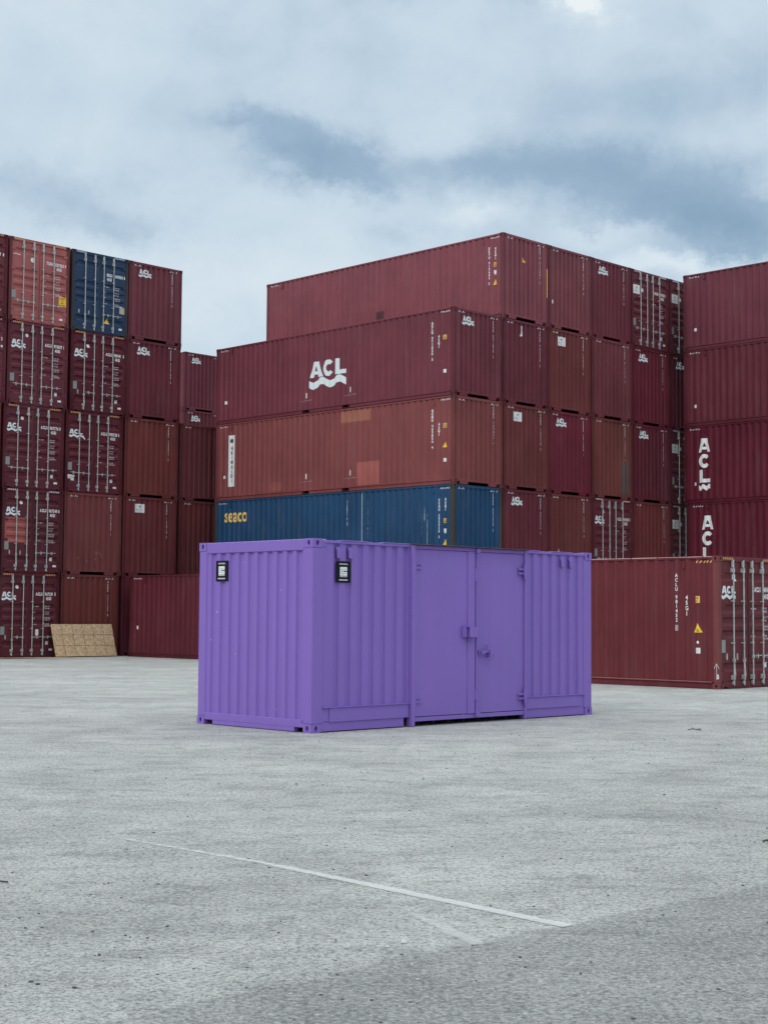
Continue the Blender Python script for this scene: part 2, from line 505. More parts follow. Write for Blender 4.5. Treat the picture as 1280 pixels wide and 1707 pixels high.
def sheet(F, br, z0, z1, d0=D0):
    """corrugated sheet with a little thickness on the inside"""
    mb = MB()
    n = len(br)
    vs = [F(s, z0, d0 + dd) for s, dd in br] + [F(s, z1, d0 + dd) for s, dd in br]
    vs += [F(s, z0, d0 + dd + .004) for s, dd in br] + [F(s, z1, d0 + dd + .004) for s, dd in br]
    fs = [(i, i + 1, n + i + 1, n + i) for i in range(n - 1)] + [(3 * n + i, 3 * n + i + 1, 2 * n + i + 1, 2 * n + i) for i in range(n - 1)]
    fs += [(n + i, n + i + 1, 3 * n + i + 1, 3 * n + i) for i in range(n - 1)] + [(2 * n + i, 2 * n + i + 1, i + 1, i) for i in range(n - 1)]
    fs += [(0, n, 3 * n, 2 * n), (n - 1, 2 * n - 1 + 0, 4 * n - 1, 3 * n - 1)]
    return mb.add(vs, fs)

def casting_mesh():
    """corner fitting 162 x 178 x 118 with an oval hole in every side face"""
    mb = MB()
    X, Y, Z = .162, .178, .118
    def face(o, u, v, nrm, lu, lv, ru, rv, cu=.5, cv=.5):
        o = Vector(o); u = Vector(u); v = Vector(v); nrm = Vector(nrm)
        N = 16
        rect = []; hole = []
        c = o + u * lu * cu + v * lv * cv
        for i in range(N):
            a = 2 * pi * (i + .5) / N
            ca, sa = cos(a), sin(a)
            k = min((lu * (1 - cu) if ca > 0 else lu * cu) / max(abs(ca), 1e-6), (lv * (1 - cv) if sa > 0 else lv * cv) / max(abs(sa), 1e-6))
            rect.append(c + u * ca * k + v * sa * k)
            hole.append(c + u * ca * ru + v * sa * rv)
        corners = {}
        vs = rect + hole + [h - nrm * .045 for h in hole]
        fs = []
        for i in range(N):
            j = (i + 1) % N
            fs.append((i, j, N + j, N + i)); fs.append((N + i, N + j, 2 * N + j, 2 * N + i))
            # add the missing corner triangle where the ray pair spans a corner
            a, c2 = rect[i] - o, rect[j] - o
            au, av, bu, bv = a.dot(u), a.dot(v), c2.dot(u), c2.dot(v)
            if abs(au - bu) > 1e-5 and abs(av - bv) > 1e-5:
                cu_ = 0 if min(au, bu) < 1e-5 else lu
                cv_ = 0 if min(av, bv) < 1e-5 else lv
                vs.append(o + u * cu_ + v * cv_)
                fs.append((i, len(vs) - 1, j))
        fs.append(tuple(range(2 * N, 3 * N)))
        mb.add(vs, fs)
    face((0, 0, 0), (1, 0, 0), (0, 0, 1), (0, -1, 0), X, Z, .026, .038)
    face((X, Y, 0), (-1, 0, 0), (0, 0, 1), (0, 1, 0), X, Z, .026, .038)
    face((0, Y, 0), (0, -1, 0), (0, 0, 1), (-1, 0, 0), Y, Z, .026, .038)
    face((X, 0, 0), (0, 1, 0), (0, 0, 1), (1, 0, 0), Y, Z, .026, .038)
    face((0, 0, Z), (1, 0, 0), (0, 1, 0), (0, 0, 1), X, Y, .032, .06)
    mb.add([(0, 0, 0), (X, 0, 0), (X, Y, 0), (0, Y, 0)], [(0, 3, 2, 1)])
    return mb.mesh('corner_casting', fixn=False)
CAST = casting_mesh()

DOOR_GROOVES = [2.39, 1.68, 1.405, 1.12, .405]
def door_profile(w, top, bot, depth=.038):
    """rows and columns for one leaf: recesses across the leaf"""
    cs = [(0, 0), (.055, 0), (.10, 1), (w - .10, 1), (w - .055, 0), (w, 0)]
    zs = [(bot, 0)]
    for zl in sorted(DOOR_GROOVES):
        zl = zl * (top + .1) / 2.89 if top < 2.5 else zl
        zs += [(zl - .035, 0), (zl + .03, 1), (zl + .125, 1), (zl + .165, 0)]
    zs.append((top, 0))
    return cs, zs, depth
class Kit:
    """shared part meshes for one container size"""
    def __init__(self, L, H):
        self.L, self.H = L, H
        self.F = frames(L)
        self.m = {}
    def get(self, key, fn):
        if key not in self.m: self.m[key] = fn()
        return self.m[key]
LEAF_W = 1.112; LEAF_S = (.100, 1.226)
BAR_S = (.555, .972, 1.345, 1.775)

def add_castings(K, root, color, mat='post_paint'):
    for x in (0, W - .162):
        for y in (0, K.L - .178):
            for z in (0, K.H - .118):
                put('corner_casting', CAST, mat, root, (x, y, z), color)
def add_posts(K, root, color, mat='post_paint'):
    me = K.get('post', lambda: MB().box(.006, .112, .006, .155, 0, K.H - .236).mesh('corner_post', bevel=.006))
    me2 = K.get('post2', lambda: MB().box(0, .106, 0, .149, 0, K.H - .236).mesh('corner_post', bevel=.006))
    put('corner_post', me, mat, root, (0, 0, .118), color)
    for loc in ((W - .112, .006, .118), (.006, K.L - .155, .118), (W - .112, K.L - .155, .118)):
        put('corner_post', me2, mat, root, loc, color)
def rails(K, root, color, side, mat='container_paint', pockets=True):
    F = K.F[side]; L = K.L; H = K.H
    def top(): return MB().fbox(F, .178, L - .178, H - .062, H - .006, .005, .07).mesh('top_rail', bevel=.004)
    def bot():
        mb = MB()
        segs = [(.178, L / 2 - 1.205), (L / 2 - .845, L / 2 + .845), (L / 2 + 1.205, L - .178)] if pockets else [(.178, L - .178)]
        for a, c in segs:
            mb.fbox(F, a, c, .02, .128, .030, .036)           # web of the channel
            mb.fbox(F, a, c, .012, .020, .010, .075)          # lower flange
        mb.fbox(F, .178, L - .178, .128, .160, .004, .075)    # upper flange under the sheet
        if pockets:
            for k in (-1, 1):
                a = L / 2 + k * 1.025
                mb.fbox(F, a - .18, a + .18, .022, .030, .012, .3)
                mb.fbox(F, a - .187, a - .18, .02, .128, .012, .3); mb.fbox(F, a + .18, a + .187, .02, .128, .012, .3)
        return mb.mesh('bottom_rail')
    put('top_rail', K.get('tr' + side, top), mat, root, color=color)
    put('bottom_rail', K.get('br' + side, bot), mat, root, color=color)
def side_panel(K, root, color, side, mat='container_paint'):
    br = SIDE if K.L > 8 else PSIDE
    put('side_panel', K.get('sp' + side, lambda: sheet(K.F[side], br, .158, K.H - .058).mesh('side_panel', fixn=True)), mat, root, color=color)
    # air vent cover near the top of each end
    for q, sv in enumerate((.9, K.L - .9) if K.L > 8 else ()):
        put('vent_cover', K.get('vc%d' % q + side, lambda: MB().fbox(K.F[side], sv - .035, sv + .035, K.H - .27, K.H - .11, -.004, .03).mesh('vent_cover', bevel=.01)), mat, root, color=color)
def front_end(K, root, color, side, mat='container_paint', tunnel=True):
    F = K.F[side]; H = K.H
    def pan(): return sheet(F, FRONT, .15, H - .085).mesh('end_panel')
    def hdr():
        mb = MB().fbox(F, .162, W - .162, H - .090, H - .004, .004, .09)
        return mb.mesh('header', bevel=.004)
    def sill():
        mb = MB().fbox(F, .162, W - .162, .105, .165, .004, .09)
        e = W / 2 - .52 if tunnel else W / 2
        for a, c in ((.30, e), (W - e, W - .30)):
            mb.fbox(F, a, c, .012, .107, .008, .07)
        return mb.mesh('sill', bevel=.003)
    put('end_panel', K.get('ep' + side, pan), mat, root, color=color)
    put('header', K.get('hd' + side, hdr), mat, root, color=color)
    put('sill', K.get('sl' + side, sill), mat, root, color=color)
def door_end(K, root, color, side, mat='container_paint', barmat='galvanised', barcolor=None, open_handles=(), detail=True, patch=None):
    F = K.F[side]; H = K.H
    zt = H - .116; zb = .165
    def hdr():
        return MB().fbox(F, .162, W - .162, zt + .006, H - .004, .004, .09).mesh('door_header', bevel=.004)
    def sill():
        mb = MB().fbox(F, .162, W - .162, .045, zb - .012, .004, .09)
        mb.fbox(F, .32, W - .32, .012, .047, .012, .08)
        return mb.mesh('door_sill', bevel=.004)
    def leaf(k):
        def f():
            cs, zs, dep = door_profile(LEAF_W, zt, zb)
            s0 = LEAF_S[k]
            if k == 0: s0 = .112
            mb = MB()
            vs = []; fs = []
            n = len(cs)
            for z, dz_ in zs:
                for s, ds in cs:
                    vs.append(F(s0 + s * (1.104 / LEAF_W), z, .030 + dep * dz_ * ds))
            for j in range(len(zs) - 1):
                for i in range(n - 1):
                    fs.append((j * n + i, j * n + i + 1, (j + 1) * n + i + 1, (j + 1) * n + i))
            # edges of the leaf
            ring = [(s0, zb), (s0 + 1.104, zb), (s0 + 1.104, zt), (s0, zt)]
            nv = len(vs)
            for (a, c), (a2, c2) in zip(ring, ring[1:] + ring[:1]):
                k0 = len(vs)
                vs += [F(a, c, .030), F(a2, c2, .030), F(a2, c2, .075), F(a, c, .075)]
                fs.append((k0, k0 + 1, k0 + 2, k0 + 3))
            mb.add(vs, fs)
            return mb.mesh('door', fixn=False)
        return f
    def gasket():
        mb = MB()
        mb.fbox(F, .112, W - .112, zt - .006, zt + .008, .024, .05)
        mb.fbox(F, W / 2 - .0035, W / 2 + .0035, zb, zt - .006, .021, .05)
        mb.fbox(F, .112, W - .112, zb - .014, zb + .003, .024, .05)
        return mb.mesh('door_gasket')
    def hinge(k, i):
        def f():
            mb = MB()
            z = zb + .28 + i * (zt - zb - .56) / 3
            s = .108 if k == 0 else W - .108
            sg = 1 if k == 0 else -1
            mb.fbox(F, s - sg * .02, s + sg * .13, z - .035, z + .035, .010, .029)
            mb.tube(F(s, z - .06, .014), F(s, z + .06, .014), .013, 8)
            return mb.mesh('hinge')
        return f
    def bar(i, keeper=True):
        def f():
            s = BAR_S[i]
            mb = MB().tube(F(s, .07, -.022), F(s, H - .07, -.022), .0175, 10)
            for z in (.13, H - .13):              # cams and keepers
                mb.fbox(F, s - .045, s + .018, z - .045 - (.06 if z > 1 else -.01), z + .035, -.032, .004)
            for z in (.25, H - .30):
                mb.fbox(F, s - .052, s + .052, z - .05, z + .05, -.006, .029)
                mb.fbox(F, s - .026, s + .026, z - .05, z + .05, -.042, -.006)
            for z in (1.0, 1.92):
                mb.fbox(F, s - .050, s + .022, z - .016, z + .016, -.040, .029)
            return mb.mesh('locking_bar')
        return f
    def handle(i, dropped):
        def f():
            s = BAR_S[i]; mb = MB()
            sg = -1 if i in (0, 1) else 1
            z = .70
            if dropped:
                mb.tube(F(s, .62, -.03), F(s + .02, .28, -.045), .012, 6)
                mb.fbox(F, s - .03, s + .03, .58, .66, -.045, .0)
                mb.fbox(F, s + sg * .24 - .018, s + sg * .24 + .018, z - .07, z + .07, .0, .029)
            else:
                mb.tube(F(s, z, -.03), F(s + sg * .36, z + .015, -.018), .011, 6)
                mb.fbox(F, s - .03, s + .03, z - .035, z + .035, -.045, .0)
                mb.fbox(F, s + sg * .21 - .02, s + sg * .21 + .02, z - .05, z + .05, -.022, .029)
                mb.prism([(s + sg * .21 - .035, z - .01), (s + sg * .21 + .035, z - .01), (s + sg * .21, z + .06)], F, -.030, -.024)
            return mb.mesh('door_handle')
        return f
    put('door_header', K.get('dh' + side, hdr), mat, root, color=color)
    put('door_sill', K.get('ds' + side, sill), mat, root, color=color)
    put('door_gasket', K.get('dg' + side, gasket), 'rubber', root)
    doors = []
    for k in (0, 1):
        dr = put('door', K.get('dl%d' % k + side, leaf(k)), mat, root, color=color)
        doors.append(dr)
        for i in range(4):
            put('hinge', K.get('hg%d%d' % (k, i) + side, hinge(k, i)), mat, dr, color=color)
        for i in (2 * k, 2 * k + 1):
            put('locking_bar', K.get('lb%d' % i + side, bar(i)), barmat, dr, color=barcolor)
            dropped = i in open_handles
            put('door_handle', K.get('ha%d%d' % (i, dropped) + side, handle(i, dropped)), barmat, dr, color=barcolor)
    return doors
def roof_floor(K, root, color, mat='container_paint'):
    def roof():
        mb = MB(); H = K.H; L = K.L
        n = int((L - .4) / .21); ys = [(.09, 0)]
        for i in range(n):
            y = .2 + i * .21
            ys += [(y, 0), (y + .02, .02), (y + .10, .02), (y + .12, 0)]
        ys.append((L - .09, 0))
        vs = [(x, y, H - .012 - dd) for y, dd in ys for x in (.07, W - .07)]
        fs = [(2 * i, 2 * i + 1, 2 * i + 3, 2 * i + 2) for i in range(len(ys) - 1)]
        mb.add(vs, fs)
        for y in (.16, L - .31):
            mb.box(.165, .4, y, y + .15, H - .008, H - .004); mb.box(W - .4, W - .165, y, y + .15, H - .008, H - .004)
        return mb.mesh('roof')
    def floor():
        mb = MB().box(.08, W - .08, .09, K.L - .09, .130, .155)
        y = .5
        while y < K.L - .4:
            mb.box(.08, W - .08, y, y + .045, .03, .130); y += .32
        return mb.mesh('floor')
    put('roof', K.get('roof', roof), mat, root, color=color)
    put('floor', K.get('floor', floor), 'underside', root)

# profile of each face, for artwork that follows the steel
def prof_of(face, kind):
    if kind == 'side': return prof(SIDE), [s for s, _ in SIDE], []
    if kind == 'front': return prof(FRONT), [s for s, _ in FRONT], []
    if kind == 'door':
        cs, zs, dep = door_profile(LEAF_W, H - .116, .165)
        fz = prof([(z, dd) for z, dd in zs]); fc = prof([(s, dd) for s, dd in cs])
        def f(s, z):
            k = 0 if s < W / 2 else 1
            return .018 + dep * fz(z) * fc((s - (.112 if k == 0 else LEAF_S[1])) * LEAF_W / 1.104)
        br = [s0 + s for s0 in (.112, LEAF_S[1]) for s, _ in cs]
        return f, br, [z for z, _ in zs]
    return (lambda s, z: -D0 + .006), [], []
def art(name, shape, F, kind, mat, parent, lift=.003, label=None, color=None, pf=None, limit=True):
    f, bs, bz = pf if pf else prof_of(F, kind)
    bm = bmesh.new()
    vs = [bm.verts.new((s, z, 0)) for s, z in shape.v]
    for fc in shape.f:
        try: bm.faces.new([vs[i] for i in fc])
        except ValueError: pass
    s0 = min(v[0] for v in shape.v); s1 = max(v[0] for v in shape.v)
    z0 = min(v[1] for v in shape.v); z1 = max(v[1] for v in shape.v)
    for s in bs:
        if s0 < s < s1:
            bmesh.ops.bisect_plane(bm, geom=bm.verts[:] + bm.edges[:] + bm.faces[:], plane_co=(s, 0, 0), plane_no=(1, 0, 0), dist=1e-5)
    for z in bz:
        if z0 < z < z1:
            bmesh.ops.bisect_plane(bm, geom=bm.verts[:] + bm.edges[:] + bm.faces[:], plane_co=(0, z, 0), plane_no=(0, 1, 0), dist=1e-5)
    for v in bm.verts:
        s, z = v.co.x, v.co.y
        v.co = F(s, z, D0 + f(s, z) - lift)
    me = bpy.data.meshes.new(name)
    bm.to_mesh(me); bm.free()
    return put(name, me, mat, parent, color=color, label=label)

def hazard(F, kind, root, mat='sticker_orange', base='ink', L=W, n=5, dirn=1):
    sh = Shape()
    K = H
    if kind == 'door':
        for s0 in (.18, L - .60):
            sh = Shape()
            for i in range(6):
                a = s0 + i * .07
                sh.poly([(a, K - .074), (a + .030, K - .074), (a + .058, K - .026), (a + .028, K - .026)])
            art('hazard_stripes', sh, F, 'flat', mat, root)
    else:
        a0 = .24 if kind == 'front' else .26
        for s0 in (a0, L - a0 - .34):
            sh = Shape()
            for i in range(4 if kind == 'front' else 5):
                a = s0 + i * .09
                sh.poly([(a, K - .150), (a + .035, K - .150), (a + .072, K - .100), (a + .037, K - .100)])
            art('hazard_stripes', sh, F, kind, mat, root)

def data_block(sh, s, s2, variant=0):
    rows = [('MAX. GROSS', '32,500 KGS', '71,650 LBS'), ('TARE', '3,980 KGS', '8,770 LBS'), ('NET', '28,520 KGS', '62,880 LBS'), ('CU. CAP.', '76.2 CU.M.', '2,690 CU.FT.')]
    z = 1.74
    for a, c, d_ in rows:
        sh.text(a, s, z, .034, .7, .2, '_')
        sh.text(c, s2, z + .01, .040, .62, .2, '_'); sh.text(d_, s2, z - .058, .040, .62, .2, '_')
        z -= .205
def placard(F, kind, root, s, z, w=.43, h=.32, nm='placard'):
    art(nm, Shape().rect(s, s + w, z, z + h), F, kind, 'sticker_white', root, .004)
    sh = Shape().rect(s + w * .40, s + w * .60, z + h * .58, z + h * .80)
    sh.text('GRIMALDI', s + w * .16, z + h * .28, h * .13, .62, .12, '_')
    sh.text('LINES', s + w * .34, z + h * .10, h * .09, .62, .12, '_')
    art('placard_print', sh, F, kind, 'pale_ink', root, .007)

# paint colours
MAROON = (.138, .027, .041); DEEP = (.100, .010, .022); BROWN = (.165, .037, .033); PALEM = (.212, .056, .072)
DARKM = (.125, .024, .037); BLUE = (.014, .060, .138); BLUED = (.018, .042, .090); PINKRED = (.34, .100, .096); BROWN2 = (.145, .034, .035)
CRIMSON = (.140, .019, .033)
POSTBLUE = (.060, .050, .042)
KIT = Kit(L40, H)
def container(loc, rotz, color, end, label, group, post=None, side_art=None, end_art=None, openh=(), barcolor=None):
    root = bpy.data.objects.new('shipping_container', None)
    COL.objects.link(root)
    root.empty_display_size = .4
    root.location = loc; root.rotation_euler = (0, 0, rotz)
    tag(root, label, 'shipping container', group)
    pc = post or tuple(c * .70 for c in color)  # default posts darkened: shade of the gaps between containers put into their colour
    add_castings(KIT, root, pc); add_posts(KIT, root, pc)
    for sd_ in ('left', 'right'):
        rails(KIT, root, color, sd_); side_panel(KIT, root, color, sd_)
    roof_floor(KIT, root, color)
    if end == 'front':
        front_end(KIT, root, color, 'front'); door_end(KIT, root, color, 'back')
    else:
        front_end(KIT, root, color, 'back'); doors = door_end(KIT, root, color, 'front', open_handles=openh)
    if end_art: end_art(root)
    if side_art: side_art(root)
    return root

# ---- artwork recipes
FF, FLFT = FR['front'], FR['left']
def front_art(serial=None, logo=None, plac=None, stripes='sticker_white', tri=None, scuff=None):
    def f(root):
        if stripes: hazard(FF, 'front', root, stripes)
        if serial: art('serial_number', Shape_v(serial, 1.985, 2.70, .082, .103), FF, 'front', 'white_letters', root)
        if logo == 'full': art('logo', Shape().logo(.44, 2.36, .555, .30), FF, 'front', 'logo_white', root)
        if logo == 'part': art('logo', Shape().poly([(.93, 2.42), (1.02, 2.42), (1.0, 2.56), (1.01, 2.72), (.95, 2.72), (.96, 2.56)]).poly([(.92, 2.36), (1.03, 2.38), (1.03, 2.44), (.92, 2.42)]), FF, 'front', 'logo_white', root)
        if plac is not None: placard(FF, 'front', root, plac, 2.33)
        if tri: art('warning_sticker', Shape().poly([(1.06, 2.05), (1.20, 2.05), (1.06, 2.27)]), FF, 'front', 'sticker_yellow', root)
        if scuff: scuff(root)
    return f
def Shape_v(st, s, z, h, p, cond=.78, suf=''):
    sh = Shape(); box = st.endswith('#')
    st = st.rstrip('#')
    zz = sh.vtext(st, s, z, h, p, cond, suf)
    if box:                                             # check digit in a small frame
        zc_ = zz + p - h; w = h * .42; t_ = h * .09
        sh.rect(s - w, s + w, zc_ - .02, zc_ - .02 + t_); sh.rect(s - w, s + w, zc_ + h + .02 - t_, zc_ + h + .02)
        sh.rect(s - w, s - w + t_, zc_ - .02 + t_, zc_ + h + .02 - t_); sh.rect(s + w - t_, s + w, zc_ - .02 + t_, zc_ + h + .02 - t_)
    return sh
def door_art(serial=('ACLU', '967240', '6'), logo=True, circle=None, plate='sticker_grey', stripes='sticker_orange', extra=None, plac=False, label2=True, sq=True, code_s=1.98):
    def f(root):
        hazard(FF, 'door', root, stripes)
        if logo: art('logo', Shape().logo(.15, 1.96, .56, .29), FF, 'door', 'logo_white', root)
        if serial:
            sh = Shape(); sh.text(serial[0], 1.49, 2.14, .105, .60, .12)
            if serial[1]: sh.text(serial[1], 1.855, 2.14, .105, .60, .12)
            if serial[2]: sh.text(serial[2], 2.245, 2.14, .105, .60, .12)
            art('serial_number', sh, FF, 'door', 'white_letters', root)
            sh = Shape(); sh.text('45G1', code_s if code_s != 1.98 else 1.90, 1.985, .105, .60, .12)
            art('size_code', sh, FF, 'door', 'white_letters', root)
        sh = Shape(); data_block(sh, 1.40, 1.86); art('data_table', sh, FF, 'door', 'white_letters', root)
        if circle: art('round_sticker', Shape().disc(circle[0], circle[1], circle[2]), FF, 'door', 'sticker_white', root)
        if circle and circle[2] < .07:
            art('sticker_print', Shape().rect(circle[0] - .008, circle[0] + .008, circle[1] - .02, circle[1] + .022), FF, 'door', 'pale_ink', root, .006)
        if plate: art('data_plate', Shape().rect(.075, .285, .79, 1.07), FF, 'door', plate, root, .006)
        if plac:
            placard(FF, 'door', root, .13, 2.0, .42, .34)
            art('paper_label', Shape().rect(.66, .77, 2.12, 2.25), FF, 'door', 'sticker_white', root, .004)
        if sq: art('paper_label', Shape().rect(1.93, 2.04, .44, .56), FF, 'door', 'sticker_white', root, .004)
        if label2: art('paper_label', Shape().rect(2.05, 2.19, .23, .30), FF, 'door', 'sticker_white', root, .004)
        if extra: extra(root)
    return f
def rect_art(nm, s0, s1, z0, z1, mat, face=None, kind='front', lift=.003, color=None):
    def f(root):
        art(nm, Shape().rect(s0, s1, z0, z1), face or FF, kind, mat, root, lift, color=color)
    return f
def chain(*fs):
    def f(root):
        for g in fs:
            if g: g(root)
    return f
def S_(u): return L40 - u          # side artwork is measured from the near corner
def side_marks(serial, us, ucode, ztop, yel=None, tri=None, wh=None, shield=None, hz=True, code=2.04, codeh=.092):
    def f(root):
        if hz: hazard(FLFT, 'side', root, 'sticker_white', L=L40)
        art('serial_number', Shape_v(serial, S_(us), ztop, .085, .105), FLFT, 'side', 'white_letters', root)
        art('size_code', Shape_v('45G1', S_(ucode), code, codeh, codeh * 1.22), FLFT, 'side', 'white_letters', root)
        u2 = .42 if us > .8 else .386
        if yel:
            art('height_sticker', Shape().rect(S_(u2) - .065, S_(u2) + .065, yel - .075, yel + .075), FLFT, 'side', 'sticker_orange', root)
            art('sticker_print', Shape().rect(S_(u2) - .04, S_(u2) + .04, yel + .02, yel + .035).rect(S_(u2) - .04, S_(u2) + .04, yel - .045, yel - .01), FLFT, 'side', 'ink', root, .006)
        if tri: art('warning_sticker', Shape().poly([(S_(u2) - .09, tri - .09), (S_(u2) + .09, tri - .09), (S_(u2) + .01, tri + .10)]), FLFT, 'side', 'sticker_yellow', root)
        if wh: art('paper_label', Shape().rect(S_(u2) - .055, S_(u2) + .055, wh - .06, wh + .06), FLFT, 'side', 'sticker_white', root)
        if shield: art('round_label', Shape().poly([(S_(u2) - .06, shield + .08), (S_(u2) - .06, shield - .02), (S_(u2), shield - .09), (S_(u2) + .06, shield - .02), (S_(u2) + .06, shield + .08)]), FLFT, 'side', 'sticker_white', root)
    return f
def ticks(root):                    # fork pocket markers
    for u in (7.114, 4.864):
        art('pocket_marker', Shape().rect(S_(u) - .02, S_(u) + .02, .55, .74), FLFT, 'side', 'sticker_white', root)
        art('scrape_mark', Shape().poly([(S_(u) - .3, .44), (S_(u) + .3, .46), (S_(u) + .3, .475), (S_(u), .462), (S_(u) - .3, .45)]), FLFT, 'side', 'pale_ink', root)

# ------------------------------------------------------------------ block layout
PITCH = 2.904
YAW = .7902
Uv = Vector((-sin(YAW), cos(YAW))); Vv = Vector((cos(YAW), sin(YAW)))
def at(o, v, u, row): 
    p = Vector(o) + Vv * v + Uv * u
    return (p.x, p.y, row * PITCH)
C0 = (2.242, 49.023); PC = 2.467
L0 = (-12.976, 51.696); PL = 2.51
rnd = random.Random(3)
def jit(a=.012): return rnd.uniform(-a, a)

G_MID = 'containers stacked in the middle block'
G_LEFT = 'containers stacked in the left block'
G_RIGHT = 'containers stacked in the right block'

def mid(row, k, color, end, label, dv=0.0, **kw):
    return container(at(C0, k * PC + jit(), jit(.02) + kw.pop('du', 0), row), YAW + jit(.0008), color, end, label, G_MID, **kw)

# row 5 (top)
def yel_strip(root): art('warning_strip', Shape().rect(2.335, 2.375, 1.0, 2.02), FF, 'flat', 'sticker_yellow', root)
mid(4, 1, PALEM, 'front', 'topmost corner container of the middle block, with a yellow triangle sticker on its end',
    end_art=front_art('DRYU 913684 2', tri=True, scuff=yel_strip), dv=0,
    side_art=chain(side_marks('DRYU 913684 2', .665, .387, 2.49, yel=1.86, tri=1.25, shield=1.58, hz=True, code=2.46),
                   rect_art('repair_patch', S_(6.08), S_(5.72), .70, .98, 'container_paint', FLFT, 'side', .003, (.085, .028, .034))))
mid(4, 2, (.185, .048, .060), 'front', 'greyish maroon top row container, plain but for its serial column, beside a logo one',
    end_art=front_art('TEMU 734198 6', scuff=rect_art('paper_label', .17, .23, .86, .99, 'sticker_white')))
mid(4, 3, MAROON, 'front', 'maroon top row container of the middle block with letter and wave logo on its end',
    end_art=front_art('ACLU 965103 8', 'full'))
mid(4, 4, DARKM, 'door', 'maroon top row container of the middle block showing both doors and a white placard',
    end_art=door_art(('GCNU', '471028', '1'), False, None, 'sticker_grey', 'sticker_white', plac=True))
mid(4, 5, DARKM, 'door', 'half hidden top row door end with white placard, touching the right block',
    end_art=door_art(('GCNU', '470915', '3'), False, None, 'sticker_grey', 'sticker_white', plac=True))
# row 4
def side_logo(root): art('logo', Shape().logo(S_(6.947), .83, 1.865, .98), FLFT, 'side', 'logo_white', root)
mid(3, 0, (.155, .034, .049), 'front', 'maroon container with the large white letter and wave logo on its long side',
    end_art=front_art('ACLU 971020 3', 'full'),
    side_art=chain(side_marks('ACLU 971020 3', .99, .70, 2.51, yel=1.94, wh=.82), side_logo, ticks,
                   rect_art('paper_label', S_(11.66), S_(11.55), .74, .86, 'sticker_white', FLFT, 'side')))
mid(3, 1, DARKM, 'front', 'maroon container with only a narrow scrap of a logo, below the topmost corner container',
    end_art=front_art('ACLU 967750 2', 'part'))
mid(3, 2, BROWN2, 'front', 'brownish container with white placard, right of the one with a narrow logo scrap',
    end_art=front_art('GCNU 466381 9', None, .51))
mid(3, 3, (.160, .038, .048), 'front', 'plain maroon container directly below the top row one with a wave logo, serial column only',
    end_art=front_art('TCLU 814470 3'))
mid(3, 4, (.125, .014, .027), 'front', 'deep red container with wave logo directly below the fully visible placard doors',
    end_art=front_art('ACLU 983004 6', 'full'))
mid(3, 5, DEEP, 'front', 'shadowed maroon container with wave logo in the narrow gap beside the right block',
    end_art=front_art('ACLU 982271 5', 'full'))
# row 3
def grimaldi(root):
    art('name_board', Shape().rect(S_(11.44), S_(11.06), .50, 2.44), FLFT, 'side', 'sticker_white', root, .004)
    sh = Shape(); sh.vtext('GRIMALDI', S_(11.25), 2.02, .125, .175, .8)
    sh.rect(S_(11.33), S_(11.17), 2.16, 2.30)
    art('name_board_print', sh, FLFT, 'side', 'ink', root, .007)
PATCH = (.27, .080, .068)
mid(2, 0, (.208, .056, .056), 'front', 'reddish brown container with a tall white name board on its patched long side',
    end_art=front_art('GCNU 469854 4'),
    side_art=chain(side_marks('GCNU 469854 4', .99, .70, 2.50, yel=1.93, tri=1.30, wh=.80), grimaldi, ticks,
                   rect_art('repair_patch', S_(5.36), S_(3.85), 2.40, 2.80, 'container_paint', FLFT, 'side', .003, (.31, .115, .078)),
                   rect_art('repair_patch', S_(4.55), S_(3.43), .18, .98, 'container_paint', FLFT, 'side', .003, (.34, .100, .088)),
                   rect_art('repair_patch', S_(9.06), S_(8.4), .20, .52, 'container_paint', FLFT, 'side', .003, (.26, .078, .068)),
                   rect_art('paper_label', S_(11.70), S_(11.6), .82, .93, 'sticker_white', FLFT, 'side')))
mid(2, 1, BROWN2, 'front', 'brown container with white placard, third row, next to the reddish brown corner container',
    end_art=front_art('GCNU 467718 2', None, .52))
mid(2, 2, CRIMSON, 'front', 'crimson container with wave logo between two brown containers of the middle block',
    end_art=front_art('ACLU 981276 1', 'full'))
mid(2, 3, (.160, .043, .039), 'front', 'rusty brown container with a grey scuffed patch low on the right of its end',
    end_art=front_art('GCNU 472093 7', None, None, scuff=rect_art('scuffed_patch', 1.72, 2.22, .10 + .12, 1.42, 'container_paint', None, 'front', .003, (.105, .070, .066))))
mid(2, 4, (.118, .017, .030), 'front', 'deep maroon container with wave logo, right of the brown one with grey scuff',
    end_art=front_art('ACLU 983377 0', 'full'))
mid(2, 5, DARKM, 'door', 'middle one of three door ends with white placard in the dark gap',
    end_art=door_art(('GCNU', '466102', '8'), False, None, 'sticker_grey', 'sticker_white', plac=True))
